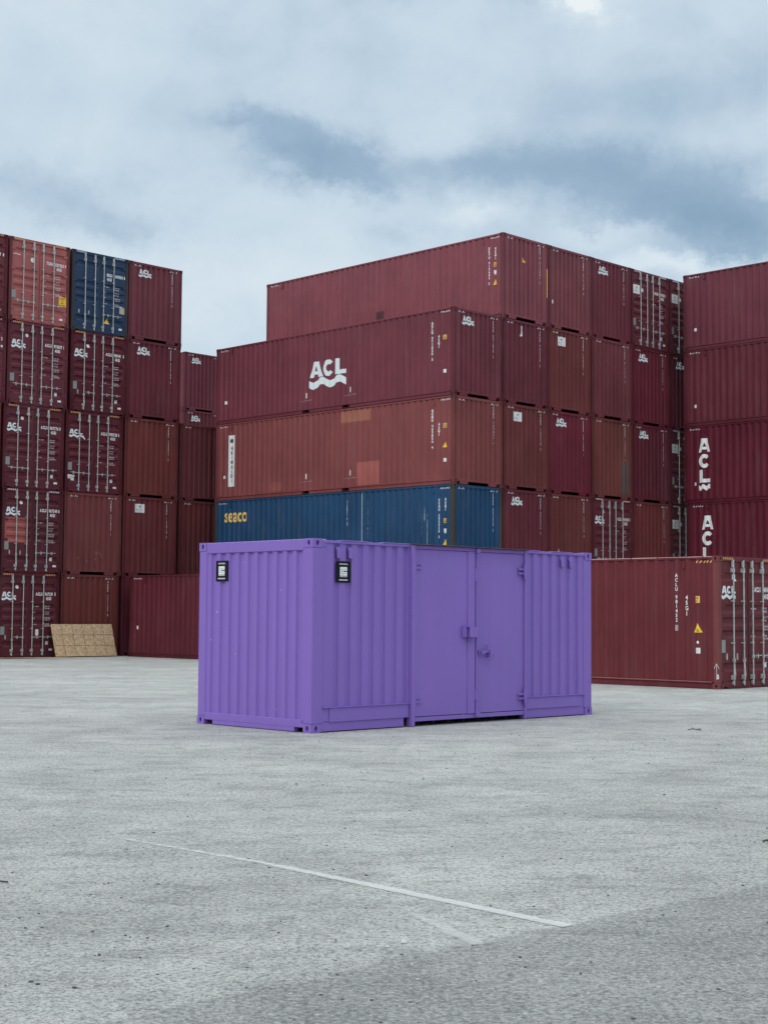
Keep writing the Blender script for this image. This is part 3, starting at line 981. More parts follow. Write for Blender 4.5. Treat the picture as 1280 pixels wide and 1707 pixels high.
# row 2
def seaco(root):
    sh = Shape(); s = S_(11.60)
    for ch in 'seaco': s += sh.glyph(ch + '!', s, 2.085, .52, None, .70) + .055
    art('company_name', sh, FLFT, 'side', 'yellow_letters', root)
def streaks(root):
    r = random.Random(5); 
    art('paint_drip', Shape().poly([(S_(4.262), .3), (S_(4.238), .3), (S_(4.238), 2.83), (S_(4.262), 2.83)]), FLFT, 'side', 'white_letters', root)
    for u, z0, z1, w in ((4.95, 1.7, 2.60, .022), (3.96, 1.2, 2.55, .030), (4.95, 1.9, 2.58, .014), (1.19, .3, 1.95, .030), (1.42, 1.3, 2.0, .016), (1.30, 1.7, 2.2, .012), (4.05, .3, 1.1, .02)):
        sh = Shape(); n = 16; pl = []; pr = []
        for i in range(n + 1):
            z = z0 + (z1 - z0) * i / n; ww = w * r.uniform(.25, 1.0) * (0.35 + sin(pi * min(1, i / n + .05)) * .65)
            c_ = S_(u) + r.uniform(-.008, .008)
            pl.append((c_ - ww / 2, z)); pr.append((c_ + ww / 2, z))
        for i in range(n): 
            if r.random() < .88: sh.poly([pl[i], pr[i], pr[i + 1], pl[i + 1]])
        art('paint_drip', sh, FLFT, 'side', 'white_letters', root)
mid(1, 0, BLUE, 'front', 'blue container with a yellow company name on its long side and brown corner posts', post=POSTBLUE,
    end_art=front_art('SEGU 583058 3'),
    side_art=chain(side_marks('SEGU 583058 3', .665, .387, 2.45, yel=1.72, tri=1.02, shield=1.38, code=2.47), seaco, streaks))
mid(1, 1, DARKM, 'front', 'maroon container with wave logo directly right of the blue container with the yellow name',
    end_art=front_art('ACLU 973526 9', 'full'))
mid(1, 2, BROWN2, 'front', 'brown container with a torn scrap of white paper low on its end',
    end_art=front_art('GCNU 461435 9', scuff=lambda root: art('paper_scrap', Shape().poly([(.50, .86), (.58, .76), (.63, .80), (.61, .98), (.54, .99)]), FF, 'front', 'sticker_white', root)))
mid(1, 3, DARKM, 'door', 'only doors with wave logo in the middle block, in its lowest visible row',
    end_art=door_art(('ACLU', '964283', '3'), True, (.70, 2.42, .05), 'sticker_grey', 'sticker_white'))
mid(1, 4, (.155, .031, .032), 'front', 'brownish red container right of the only logo doors in the middle block',
    end_art=front_art('GCNU 465870 6'))
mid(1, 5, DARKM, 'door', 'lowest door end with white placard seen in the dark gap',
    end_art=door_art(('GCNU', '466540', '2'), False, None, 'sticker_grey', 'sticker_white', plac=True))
# row 1 (carries the block; hidden behind the containers in front)
for k, c_ in enumerate((BROWN2, MAROON, BROWN, DARKM, BROWN2, MAROON)):
    o = mid(0, k, c_, 'front', 'bottom row container hidden beneath ' + ('the blue one with the yellow name', 'the logo container right of the blue one', 'the one with a torn paper scrap',
        'the only logo doors of the middle block', 'the brownish red one beside the gap', 'the lowest placard doors in the gap')[k])

# ---- left block : ends with doors
def left(row, k, color, end, label, dv=0.0, **kw):
    return container(at(L0, k * PL + dv + jit(), jit(.015), row), YAW - .0004 + jit(.0008), color, end, label, G_LEFT, **kw)
left(4, -1, (.120, .022, .030), 'door', 'maroon door end cut by the left picture edge, beside the salmon red doors', .07,
     end_art=door_art(('ACLU', '967017', '8'), True, None))
def salmon(root):
    art('round_sticker', Shape().disc(.93, 2.20, .085, 18), FF, 'door', 'sticker_white', root, .005)
    art('high_container_sticker', Shape().rect(2.02, 2.345, .74, 1.08), FF, 'door', 'sticker_yellow', root, .006)
    sh = Shape(); sh.text('CAUTION', 2.05, .995, .045, .62, .15); sh.text("9'6", 2.13, .915, .05, .7, .15); sh.text('HIGH', 2.11, .84, .045, .62, .15); sh.text('CONTAINER', 2.04, .765, .04, .62, .12)
    art('sticker_print', sh, FF, 'door', 'ink', root, .009)
    art('chalk_scribble', Shape().poly([(.16, 2.31), (.44, 2.30), (.44, 2.325), (.16, 2.33)]), FF, 'door', 'white_letters', root)
left(4, 0, PINKRED, 'door', 'salmon red container doors with a yellow height sticker, top row of the left block', .04, post=(.13, .035, .04),
     end_art=door_art(('TCNU', '527023', '9'), False, None, 'sticker_grey', extra=salmon, sq=False))
def bluedoor(root):
    art('warning_sticker', Shape().poly([(1.42, .40), (1.66, .40), (1.54, .60)]), FF, 'door', 'sticker_yellow', root, .006)
    art('data_plate', Shape().rect(2.07, 2.29, .84, 1.12), FF, 'door', 'sticker_beige', root, .006)
left(4, 1, BLUED, 'door', 'blue container doors with an orange triangle sticker, top row of the left block', .07, post=(.045, .035, .036), openh=(0, 1),
     end_art=door_art(('SEGU', '480550', '8'), False, None, None, 'sticker_white', extra=bluedoor, sq=False, code_s=1.50))
left(4, 2, (.150, .036, .050), 'front', 'maroon container with wave logo on its blank end, right of the blue doors', .03,
     end_art=front_art('ACLU 969745 9', 'full'))
left(3, -1, DARKM, 'door', 'maroon door end cut by the left picture edge, fourth row, with white dot', .08,
     end_art=door_art(('ACLU', '974533', '2'), True, (2.27, 1.93, .045)))
left(3, 0, DARKM, 'door', 'maroon doors with wave logo under the salmon red doors, number 976537', .06,
     end_art=door_art(('ACLU', '976537', '1'), True, (.78, 2.44, .06)))
left(3, 1, (.092, .013, .023), 'door', 'maroon doors with wave logo under the blue doors, number 981441', .10, openh=(0,),
     end_art=door_art(('ACLU', '981441', '3'), True, None, extra=rect_art('paper_label', .68, .79, 2.33, 2.45, 'sticker_white', None, 'door', .005)))
left(3, 2, DARKM, 'front', 'maroon container with peeling wave logo on its blank end, right of doors 981441', .03,
     end_art=front_art('ACLU 976186 2', 'full'))
left(2, -1, BROWN, 'front', 'brown container showing only a corner post at the left picture edge', -.06,
     end_art=front_art('GCNU 471155 2'))
left(2, 0, (.10, .017, .027), 'door', 'maroon doors with wave logo in the third row, number 967776', -.03,
     end_art=door_art(('ACLU', '967776', '9'), True, (.76, 2.44, .06), 'sticker_grey'))
def torn(root):
    art('paper_label', Shape().poly([(.09, .44), (.40, .42), (.41, .61), (.11, .63)]), FF, 'door', 'sticker_white', root, .006)
    art('logo_smear', Shape().poly([(.70, 2.02), (.80, 1.90), (.83, 1.93), (.74, 2.06)]), FF, 'door', 'logo_white', root, .004)
left(2, 1, (.096, .015, .024), 'door', 'maroon doors with wave logo and a torn white paper low down, number 982720', -.04,
     end_art=door_art(('ACLU', '982720', '3'), True, None, extra=torn))
left(2, 2, (.150, .034, .032), 'front', 'brown container with serial column only, right of the doors numbered 982720', -.02,
     end_art=front_art('SCMU 478851 2'))
left(2, 3, (.120, .030, .035), 'front', 'dark brown container half hidden by the middle block, top of its short column', .0,
     end_art=front_art(None))
left(1, -1, DARKM, 'door', 'second row container at the left picture edge, almost wholly outside the picture', -.05,
     end_art=door_art(('ACLU', '961104', '5'), True, None))
def pinkpatch(root):
    art('repair_patch', Shape().rect(.08, .99, 1.04, 1.90), FF, 'door', 'container_paint', root, .003, color=(.32, .085, .080))
left(1, 0, (.090, .017, .026), 'door', 'maroon doors with a large pink primer patch, number 967240', -.02, openh=(0, 1),
     end_art=door_art(('ACLU', '967240', '6'), True, (.76, 2.42, .06), 'sticker_grey', 'sticker_white', extra=pinkpatch))
def scuffs(root):
    r = random.Random(9); sh = Shape()
    for (s, z) in ((.07, .9), (.09, .7), (.06, 1.1), (.62, .55), (.95, .48), (1.35, .55), (1.38, .75), (1.55, .72), (1.62, .65), (2.36, .7), (2.38, .52), (2.37, .9), (.30, .45)):
        for q in range(3):
            a, c = s + r.uniform(-.02, .02), z + r.uniform(-.05, .05)
            sh.poly([(a, c), (a + r.uniform(.008, .02), c + .01), (a + r.uniform(.004, .03), c + r.uniform(.05, .14)), (a - .004, c + .05)])
    art('paint_scrapes', sh, FF, 'front', 'container_paint', root, .004, color=(.30, .17, .165))
left(1, 1, (.158, .041, .041), 'front', 'brown container with pale scrapes low on its end, above the leaning chipboard sheet', -.04,
     end_art=front_art('SCMU 474837 1', scuff=scuffs))
left(1, 2, (.130, .027, .030), 'front', 'maroon brown container with a white placard, second row of the left block', -.04,
     end_art=front_art('GCNU 462018 7', None, .52))
left(1, 3, (.125, .028, .030), 'front', 'dark maroon container half hidden by the middle block, just right of the placard one', -.0,
     end_art=front_art(None))
left(0, -1, BROWN, 'front', 'bottom row container beyond the left picture edge')
left(0, 0, (.085, .015, .023), 'door', 'maroon doors on the ground beside the chipboard sheet, number 967291', -.09, openh=(0,),
     end_art=door_art(('ACLU', '967291', '5'), True, (.76, 2.42, .06), 'sticker_grey', extra=rect_art('paper_label', 1.50, 1.62, .76, .97, 'sticker_white', None, 'door', .005)))
left(0, 1, (.140, .032, .030), 'front', 'brown container on the ground directly behind the leaning chipboard sheet', -.10,
     end_art=front_art('GCNU 474425 0'))
left(0, 2, DARKM, 'front', 'bottom container hidden behind the far end of the low long container', -.04)
left(0, 3, BROWN2, 'front', 'bottom container of the short column hidden behind the middle block', 0)

# ---- a block further back, seen in the gap between the left and middle blocks
BK = Vector(L0) + Vv * 18.60 + Uv * 14.1
for r_ in range(5):
    lab = ['hidden bottom container of the far stack seen through the gap', 'hidden second container of the far stack seen through the gap',
           'hidden third container of the far stack seen through the gap',
           'far maroon container of which only the top strip with wave logo shows',
           'highest far maroon container in the gap between left and middle blocks, with wave logo'][r_]
    container((BK.x, BK.y, r_ * PITCH), YAW + jit(.001), (DARKM, BROWN, DARKM, (.12, .022, .031), MAROON)[r_], 'front', lab, 'containers in the far stack',
              end_art=front_art(None, 'full') if r_ > 2 else None)

# ---- right block : long sides
def vacl(root):
    s = S_(11.31); sh = Shape()
    hgt = .50
    # A
    def P(pts, z): sh.poly([(s + a, z + c) for a, c in pts])
    z = 1.90
    P([(-.25, 0), (-.12, 0), (-.095, .10), (-.07, .20), (0, .36), (0, .52), (-.13, .52)], z)
    P([(.25, 0), (.13, .52), (0, .52), (0, .36), (.07, .20), (.095, .10), (.12, 0)], z)
    P([(-.095, .10), (.095, .10), (.07, .20), (-.07, .20)], z)
    z = 1.32; n = 14
    for i in range(n):
        t0 = radians(38) + radians(284) * i / n; t1 = radians(38) + radians(284) * (i + 1) / n
        q = lambda t, rx, rz: (rx * cos(t), .25 + rz * sin(t))
        P([q(t0, .09, .12), q(t0, .25, .26), q(t1, .25, .26), q(t1, .09, .12)], z)
    z = .76
    P([(-.22, 0), (-.07, 0), (-.07, .48), (-.22, .48)], z); P([(-.07, 0), (.25, 0), (.25, .14), (-.07, .14)], z)
    z = .46; n = 14
    f = lambda x: .12 - .04 * sin(2 * pi * (x + .25) / .26)
    for i in range(n):
        a, c = -.25 + .5 * i / n, -.25 + .5 * (i + 1) / n
        P([(a, f(a) - .085), (c, f(c) - .085), (c, f(c) + .085), (a, f(a) + .085)], z)
    art('logo', sh, FLFT, 'side', 'white_letters', root)
SY = .8000
SU = Vector((-sin(SY), cos(SY)))
S_far = Vector((20.318, 49.026)) + Vector((-sin(.8299), cos(.8299))) * L40
S0 = S_far - SU * L40
RC = [('bottom container of the right block, hidden behind the single ground container', DEEP, None),
      ('deep red container whose large stacked letters are cut off by the container in front', DEEP, vacl),
      ('deep red container with large stacked white letters and a wave fully visible, right block', DEEP, vacl),
      ('maroon container without logo, second from the top of the right block', (.112, .019, .030), rect_art('paper_label', S_(11.75), S_(11.64), .69, .81, 'sticker_white', FLFT, 'side')),
      ('maroon container on top of the right block against the sky', (.135, .030, .044), rect_art('paper_label', S_(11.72), S_(11.61), .70, .82, 'sticker_white', FLFT, 'side'))]
for r_, (lab, c_, fn) in enumerate(RC):
    def extra(root, fn=fn, r_=r_):
        hazard(FLFT, 'side', root, 'sticker_white', L=L40)
        if fn: fn(root)
        if r_ in (1, 2): art('paper_label', Shape().rect(S_(11.75), S_(11.66), .66, .78), FLFT, 'side', 'sticker_white', root)
    zshift = 0 if r_ != 1 else 0
    dd = (0, -.10, .02, 0, .01)[r_]
    p = S0 + SU * dd
    container((p.x, p.y, r_ * PITCH), SY + jit(.0006), c_, 'front', lab, G_RIGHT, side_art=extra)

# ---- the low long container left of the purple one
pF = Vector((-.454, 46.142))
def f_art(root):
    hazard(FLFT, 'side', root, 'sticker_white', L=L40)
    art('paper_label', Shape().rect(S_(11.76), S_(11.62), .98, 1.10), FLFT, 'side', 'sticker_white', root)
container((pF.x, pF.y, 0), YAW, (.101, .014, .024), 'front', 'low maroon container on the ground running behind the purple one, corrugated long side facing us',
          'single containers on the ground', side_art=f_art)
# ---- the single container right of the purple one
def r_side(root):
    hazard(FLFT, 'side', root, 'sticker_orange', L=L40)
    art('serial_number', Shape_v('ACLU 981452 1#', S_(1.10), 2.53, .080, .1015, .95, '_'), FLFT, 'side', 'white_letters', root)
    art('size_code', Shape_v('45G1', S_(.834), 2.045, .094, .118, .95, '_'), FLFT, 'side', 'white_letters', root)
    s = S_(.555)
    art('height_sticker', Shape().rect(s - .062, s + .062, 1.875, 2.025), FLFT, 'side', 'sticker_orange', root)
    sh = Shape(); sh.text('2.9M', s - .05, 1.965, .036, .62, .12, '_'); sh.text("9.6", s - .045, 1.90, .036, .7, .12, '_')
    art('sticker_print', sh, FLFT, 'side', 'ink', root, .006)
    art('warning_sticker', Shape().poly([(s - .115, 1.225), (s + .115, 1.225), (s, 1.43)]), FLFT, 'side', 'sticker_yellow', root)
    art('sticker_print', Shape().rect(s - .03, s + .035, 1.245, 1.258).rect(s - .03, s + .035, 1.27, 1.278).rect(s - .05, s + .03, 1.29, 1.296), FLFT, 'side', 'ink', root, .006)
    art('round_sticker', Shape().disc(s, 1.01, .033), FLFT, 'side', 'sticker_white', root)
    art('paper_label', Shape().rect(s - .065, s + .065, .765, .89), FLFT, 'side', 'sticker_white', root)
    art('sticker_print', Shape().rect(s - .045, s + .01, .83, .84).rect(s - .045, s + .045, .79, .797).rect(s - .045, s + .045, .86, .865), FLFT, 'side', 'pale_ink', root, .006)
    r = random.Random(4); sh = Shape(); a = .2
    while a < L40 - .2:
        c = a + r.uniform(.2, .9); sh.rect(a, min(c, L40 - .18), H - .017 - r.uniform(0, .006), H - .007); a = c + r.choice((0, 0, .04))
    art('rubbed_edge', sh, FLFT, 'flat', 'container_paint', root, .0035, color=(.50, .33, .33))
    sh = Shape(); sh.rect(.2, L40 - .2, .150, .158)
    art('rubbed_edge', sh, FLFT, 'flat', 'container_paint', root, .005, color=(.40, .22, .22))
    # arrow and letter chalked on the post
    sh = Shape(); s = L40 - .075; 
    sh.rect(s - .004, s + .004, .20, .55); sh.poly([(s, .55), (s, .56), (s - .065, .45), (s - .065, .435)]); sh.poly([(s, .55), (s + .065, .435), (s + .065, .45), (s, .56)])
    sh.text('B', s + .012, .225, .10, .7, .1, '_')
    art('chalk_mark', sh, FLFT, 'flat', 'white_letters', root, .004)
def r_end(root):
    art('paper_label', Shape().rect(.625, .755, 2.36, 2.51), FF, 'door', 'sticker_white', root, .004)
Rp = (7.294, 33.162)
container((Rp[0], Rp[1], 0), .789, (.122, .019, .025), 'door', 'single maroon container on the ground right of the purple one, number 981452',
          'single containers on the ground', post=(.165, .046, .046), openh=(0, 1),
          side_art=r_side, end_art=chain(door_art(('ACLU', '981452', '1'), True, None), r_end))

# ------------------------------------------------------------------ purple container
PUR = (.220, .132, .455)
PH = 2.591; PLEN = 6.058
PK = Kit(PLEN, PH)
PF_ = PK.F
py_ = .7824
pr = bpy.data.objects.new('shipping_container', None)
COL.objects.link(pr)
tag(pr, 'short purple container with steel double doors in its side, standing alone on the yard', 'shipping container')
Upp = Vector((-sin(py_), cos(py_)))
pO = Vector((-.945, 20.274)) + Upp * W
pr.location = (pO.x, pO.y, 0)
pr.rotation_euler = (0, 0, py_ - pi / 2)
fp = 'fresh_paint'
add_castings(PK, pr, PUR, fp)
R_ = PF_['right']; E_ = PF_['front']
# corner posts of the purple container: broad folded sections
me = MB().box(0, .19, 0, .190, 0, PH - .236)
pmesh = {}
for (x, y) in ((0, 0), (1, 0), (0, 1), (1, 1)):
    x0, x1 = ((.004, .175), (W - .205, W - .004))[x]
    y0, y1 = ((.004, .205), (PLEN - .205, PLEN - .004))[y]
    mb = MB().box(x0, x1, y0, y1, .118, PH - .118)
    put('corner_post', mb.mesh('corner_post', bevel=.008), fp, pr, color=PUR)
# blank end
PEND = [(.19, 0.0)]
s = W - 2.174 + .01
PEND = [(.15, 0)]
x = .262
while x < W - .32:
    PEND += [(x, 0), (x + .022, .028), (x + .103, .028), (x + .125, 0)]
    x += .2035
PEND.append((W - .15, 0))
put('end_panel', sheet(E_, PEND, .155, 2.45, .016).mesh('end_panel'), fp, pr, color=PUR)
put('header', MB().fbox(E_, .162, W - .162, 2.432, PH - .006, .004, .10).mesh('header', bevel=.008), fp, pr, color=PUR)
mb = MB().fbox(E_, .162, W - .162, .068, .168, .004, .10)
mb.fbox(E_, .345, W - .345, .008, .070, .006, .09)
put('sill', mb.mesh('sill', bevel=.004), fp, pr, color=PUR)
# plain far long side and far end with doors
PSIDE = [(.15, 0)]
x = .31
while x < PLEN - .4:
    PSIDE += [(x, 0), (x + .03, .036), (x + .105, .036), (x + .135, 0)]
    x += .222
PSIDE.append((PLEN - .15, 0))
side_panel(PK, pr, PUR, 'left', fp)
rails(PK, pr, PUR, 'left', fp)
door_end(PK, pr, PUR, 'back', fp, fp, PUR)
# visible long side : two stretches of corrugated sheet either side of the doors
def stretch(s0, s1, first, n, pitch, dep=.028):
    br = [(s0, 0)]
    x = first
    for i in range(n):
        br += [(x, 0), (x + .020, dep), (x + .098, dep), (x + .118, 0)]
        x += pitch
    br.append((s1, 0))
    return br
PA = stretch(.19, 1.885, .395, 7, .2225)
PB = stretch(4.40, PLEN - .19, 4.50, 6, .2225)
for br in (PA, PB):
    put('side_panel', sheet(R_, br, .145, 2.545, .016).mesh('side_panel'), fp, pr, color=PUR)
mb = MB().fbox(R_, .178, 1.876, 2.535, 2.572, .002, .07).fbox(R_, 4.392, PLEN - .178, 2.535, 2.572, .002, .07)
for a, c in ((.52, 1.02), (1.32, 1.85), (4.42, 4.75), (5.05, 5.55)):
    mb.fbox(R_, a, c, 2.572, 2.582, -.006, .09)
put('top_rail', mb.mesh('top_rail', bevel=.004), fp, pr, color=PUR)
# lower cladding plates with a little ledge on top
for s0, s1, z0 in ((.335, 1.860, .137), (4.395, 5.755, .152)):
    mb = MB().fbox(R_, s0, s1, z0, .326, .004, .03).fbox(R_, s0 - (.13 if s0 < 1 else 0), s1 + (.0 if s0 < 1 else .12), .326, .336, -.012, .05)
    put('skirt_plate', mb.mesh('skirt_plate'), fp, pr, color=PUR)
mb = MB().fbox(R_, .178, 1.77, .022, .139, .020, .05).fbox(R_, 4.392, PLEN - .178, .022, .154, .020, .05)
mb.fbox(R_, .178, 1.77, .016, .024, .006, .05).fbox(R_, 4.392, PLEN - .178, .016, .024, .006, .05)
put('bottom_rail', mb.mesh('bottom_rail'), fp, pr, color=PUR)
# side door frame
mb = MB()
mb.fbox(R_, 1.872, 1.932, .006, 2.568, -.045, .08)
mb.fbox(R_, 4.352, 4.392, .006, 2.568, -.030, .08)
mb.fbox(R_, 1.932, 4.352, 2.515, 2.568, -.020, .08)
mb.fbox(R_, 1.932, 4.352, .070, .128, -.012, .08)
put('door_frame', mb.mesh('door_frame', bevel=.004), fp, pr, color=PUR)
mb = MB().fbox(R_, 1.862, 4.402, 2.570, 2.582, -.075, .08)
put('rain_hood', mb.mesh('rain_hood', bevel=.003), 'rusty_lip', pr)
mb = MB().fbox(R_, 1.932, 4.352, .075, .12, .082, .11)
put('threshold', mb.mesh('threshold'), 'rusty_lip', pr)
def leafp(s0, s1, z0, z1, d0):
    """thin steel leaf, slightly buckled"""
    mb = MB(); n, k = 14, 24; r = random.Random(int(s0 * 10)); ph = [r.uniform(0, 6) for _ in range(6)]
    vs = []
    for j in range(k + 1):
        for i in range(n + 1):
            a, c = i / n, j / k
            e = min(a, 1 - a, c, 1 - c)
            bk = .0035 * (sin(5 * a + ph[0] + 3 * c) + sin(7.3 * c + ph[1] - 2 * a) + .6 * sin(13 * c + ph[2] + 6 * a)) * min(1, e * 8)
            vs.append(R_(s0 + (s1 - s0) * a, z0 + (z1 - z0) * c, d0 + bk))
    fs = [(j * (n + 1) + i, j * (n + 1) + i + 1, (j + 1) * (n + 1) + i + 1, (j + 1) * (n + 1) + i) for j in range(k) for i in range(n)]
    mb.add(vs, fs)
    for q in ([(s0, z0), (s1, z0)], [(s1, z0), (s1, z1)], [(s1, z1), (s0, z1)], [(s0, z1), (s0, z0)]):
        (a, c), (a2, c2) = q
        mb.add([R_(a, c, d0), R_(a2, c2, d0), R_(a2, c2, d0 + .045), R_(a, c, d0 + .045)], [(0, 1, 2, 3)])
    m_ = mb.mesh('door', fixn=False)
    for p in m_.polygons: p.use_smooth = False
    return m_
leaf1 = put('door', leafp(1.942, 3.215, .140, 2.508, -.010), fp, pr, color=PUR)
leaf2 = put('door', leafp(3.285, 4.345, .140, 2.508, -.004), fp, pr, color=PUR)
put('cover_strip', MB().fbox(R_, 3.062, 3.222, .135, 2.512, -.022, -.012).mesh('cover_strip', bevel=.002), fp, leaf1, color=PUR)
put('door_backing', MB().fbox(R_, 3.20, 3.30, .13, 2.514, .030, .05).mesh('door_backing'), fp, pr, color=PUR)
mb = MB().tube(R_(3.252, .10, -.022), R_(3.252, 2.55, -.022), .015, 10)
for z in (2.46, 2.30, 2.08, 1.33, .50, .34, .16):
    mb.fbox(R_, 3.225, 3.290, z - .010, z + .010, -.045, .002)
mb.fbox(R_, 3.222, 3.245, 2.09, 2.29, -.030, -.010); mb.fbox(R_, 3.222, 3.245, .34, .50, -.030, -.010)
mb.fbox(R_, 3.228, 3.30, 2.50, 2.56, -.055, -.020); mb.fbox(R_, 3.228, 3.30, .09, .15, -.055, -.020)
put('locking_bar', mb.mesh('locking_bar'), fp, leaf2, color=PUR)
# hinges
for z in (2.277, .376):
    mb = MB()
    for q in (-.035, .03):
        mb.fbox(R_, 1.936, 2.075, z + q - .014, z + q + .014, -.030, -.010)
    mb.tube(R_(1.940, z - .08, -.032), R_(1.940, z + .08, -.032), .014, 8)
    put('hinge', mb.mesh('hinge'), fp, leaf1, color=PUR)
for z in (2.252, .353):
    mb = MB()
    for q in (-.035, .03):
        mb.fbox(R_, 4.205, 4.365, z + q - .014, z + q + .014, -.036, -.004)
    mb.prism([(4.335, z - .15), (4.375, z - .02), (4.375, z + .02), (4.335, z + .15), (4.310, z + .03), (4.310, z - .03)], R_, -.058, -.031)
    mb.tube(R_(4.352, z - .09, -.045), R_(4.352, z + .09, -.045), .013, 8)
    put('hinge', mb.mesh('hinge'), fp, leaf2, color=PUR)
mb = MB().fbox(R_, 3.02, 3.185, 1.255, 1.400, -.115, -.022)
mb.fbox(R_, 2.945, 2.958, 1.255, 1.425, -.09, -.012).fbox(R_, 2.945, 3.03, 1.418, 1.428, -.10, -.012).fbox(R_, 2.958, 3.02, 1.26, 1.39, -.05, -.014)
put('lock_box', mb.mesh('lock_box', bevel=.003), fp, leaf1, color=PUR)
mb = MB().fbox(R_, 3.30, 3.36, .985, 1.06, -.028, -.004)
mb.prism([(3.33, 1.00), (3.46, 1.03), (3.53, 1.015), (3.53, 1.035), (3.46, 1.06), (3.33, 1.05)], R_, -.065, -.045)
mb.tube(R_(3.455, 1.03, -.06), R_(3.455, 1.13, -.07), .010, 8); mb.tube(R_(3.455, 1.13, -.07), R_(3.485, 1.13, -.03), .010, 8)
mb.fbox(R_, 3.495, 3.525, .955, 1.06, -.085, -.004)
mb.tube(R_(3.52, 1.01, -.04), R_(3.64, 1.01, -.022), .009, 8)
put('hasp', mb.mesh('hasp'), fp, leaf2, color=PUR)
# vent covers in the troughs
for s in (.474, .694, 5.301, 5.515):
    mb = MB().prism([(s - .030, 2.335), (s + .030, 2.335), (s + .030, 2.49), (s - .030, 2.49)], lambda s_, z_, d_: R_(s_, z_, d_ if z_ < 2.4 or d_ > .03 else d_ + .022), -.012, .055)
    mb.fbox(R_, s - .030, s + .030, 2.335, 2.455, -.015, .050)
    put('vent_cover', mb.mesh('vent_cover', bevel=.004), fp, pr, color=PUR)
# corner gussets on top, fillets beside castings
mb = MB().fbox(R_, .176, .262, PH - .118, PH - .004, .006, .09)
put('corner_gusset', mb.mesh('corner_gusset', bevel=.012), fp, pr, color=PUR)
mb = MB().fbox(R_, PLEN - .262, PLEN - .178, PH - .035, PH - .015, .01, .09)
put('corner_gusset', mb.mesh('corner_gusset', bevel=.006), fp, pr, color=PUR)
# bent plate and stubs near the right post
mb = MB().fbox(R_, 5.60, 5.66, .86, .872, .010, .020).fbox(R_, 5.595, 5.603, .55, .86, .012, .020).fbox(R_, 5.603, 5.66, .56, .60, .012, .020)
put('weld_plate', mb.mesh('weld_plate'), fp, pr, color=PUR)
roof_floor(PK, pr, PUR, fp)
# black stickers with a square letter mark
pfE = (prof(PEND), [a for a, _ in PEND], [])
pfR = (prof(PA), [a for a, _ in PA], [])
def pstick(F, s0, s1, z0, z1, pf):
    zero = ((lambda s, z: 0.0), [], [])
    w, h = s1 - s0, z1 - z0
    st = put('sticker', MB().fbox(F, s0, s1, z0, z1, .004, .0145).mesh('sticker'), 'sticker_black', pr, label='black sticker with a white square letter mark')
    X = lambda a: s0 + w * a; Z = lambda c: z0 + h * c
    sh = Shape()
    # the mark : white square, thin line inside, slot to the right
    sh.rect(X(.24), X(.74), Z(.60), Z(.73)).rect(X(.24), X(.74), Z(.32), Z(.45))
    sh.rect(X(.24), X(.46), Z(.45), Z(.60))
    sh.rect(X(.46), X(.74), Z(.55), Z(.60)).rect(X(.46), X(.74), Z(.45), Z(.505))
    r = random.Random(2)
    def row(a, b_, z_, hh, gap=.012):
        x = a
        while x < b_:
            ww = r.uniform(.025, .045)
            sh.rect(X(x), X(min(x + ww, b_)), Z(z_), Z(z_ + hh * r.uniform(.75, 1))); x += ww + gap
    row(.22, .76, .875, .025); row(.18, .80, .835, .025); row(.24, .74, .265, .035, .008); row(.18, .78, .10, .065, .014)
    a_ = art('sticker_print', sh, F, '', 'sticker_white', st, .011, pf=zero)
    sh = Shape()
    sh.rect(X(.36), X(.62), Z(.625), Z(.64)).rect(X(.36), X(.62), Z(.41), Z(.425)).rect(X(.36), X(.385), Z(.425), Z(.625))
    sh.rect(X(.62), X(.645), Z(.575), Z(.64)).rect(X(.62), X(.645), Z(.41), Z(.475))
    art('sticker_mark_line', sh, F, '', 'pale_ink', st, .013, pf=zero)
    return st
pstick(E_, .385, .655, 2.035, 2.325, pfE)
pstick(R_, .440, .703, 2.006, 2.297, pfR)
# chipped paint spots
r = random.Random(11); sh = Shape()
def spot(sh, s, z, w, h):
    n = 8; sh.poly([(s + w * cos(2 * pi * i / n) * r.uniform(.6, 1), z + h * sin(2 * pi * i / n) * r.uniform(.6, 1)) for i in range(n)])
for s, z, w, h in ((.415, 1.60, .010, .020), (1.02, 2.29, .006, .010), (1.76, 1.90, .007, .012), (.83, 1.02, .007, .012), (.27, 1.20, .006, .010), (.62, 1.32, .004, .006), (1.70, .28, .006, .006)):
    spot(sh, s, z, w, h)
art('paint_chips', sh, E_, '', fp, pr, .0, color=(.62, .55, .74), pf=((lambda s, z: prof(PEND)(s) - .0005 + .002), [a for a, _ in PEND], []))

# ------------------------------------------------------------------ ground
GND = bpy.data.meshes.new('ground')
GND.from_pydata([(-700, -100, 0), (700, -100, 0), (700, 1300, 0), (-700, 1300, 0)], [], [(0, 1, 2, 3)])
g_ = put('ground', GND, 'yard_ground'); g_['kind'] = 'structure'

def strip_mesh(name, pts, widths, z, mat):
    """a painted strip along a polyline, uv.x along it and uv.y across"""
    vs = []; fs = []; uv = []
    n = len(pts)
    for i, (x, y) in enumerate(pts):
        a = Vector(pts[max(0, i - 1)]); c = Vector(pts[min(n - 1, i + 1)])
        t_ = (c - a).normalized(); nn = Vector((-t_.y, t_.x))
        for sgn in (-1, 1):
            p = Vector((x, y)) + nn * sgn * widths[i] / 2
            vs.append((p.x, p.y, z))
    for i in range(n - 1): fs.append((2 * i, 2 * i + 2, 2 * i + 3, 2 * i + 1))
    me = bpy.data.meshes.new(name); me.from_pydata(vs, [], fs)
    ul = me.uv_layers.new(name='UVMap')
    for p in me.polygons:
        for li in p.loop_indices:
            vi = me.loops[li].vertex_index
            ul.data[li].uv = ((vi // 2) / (n - 1), vi % 2)
    o = put(name, me, mat); o['kind'] = 'structure'
    return o
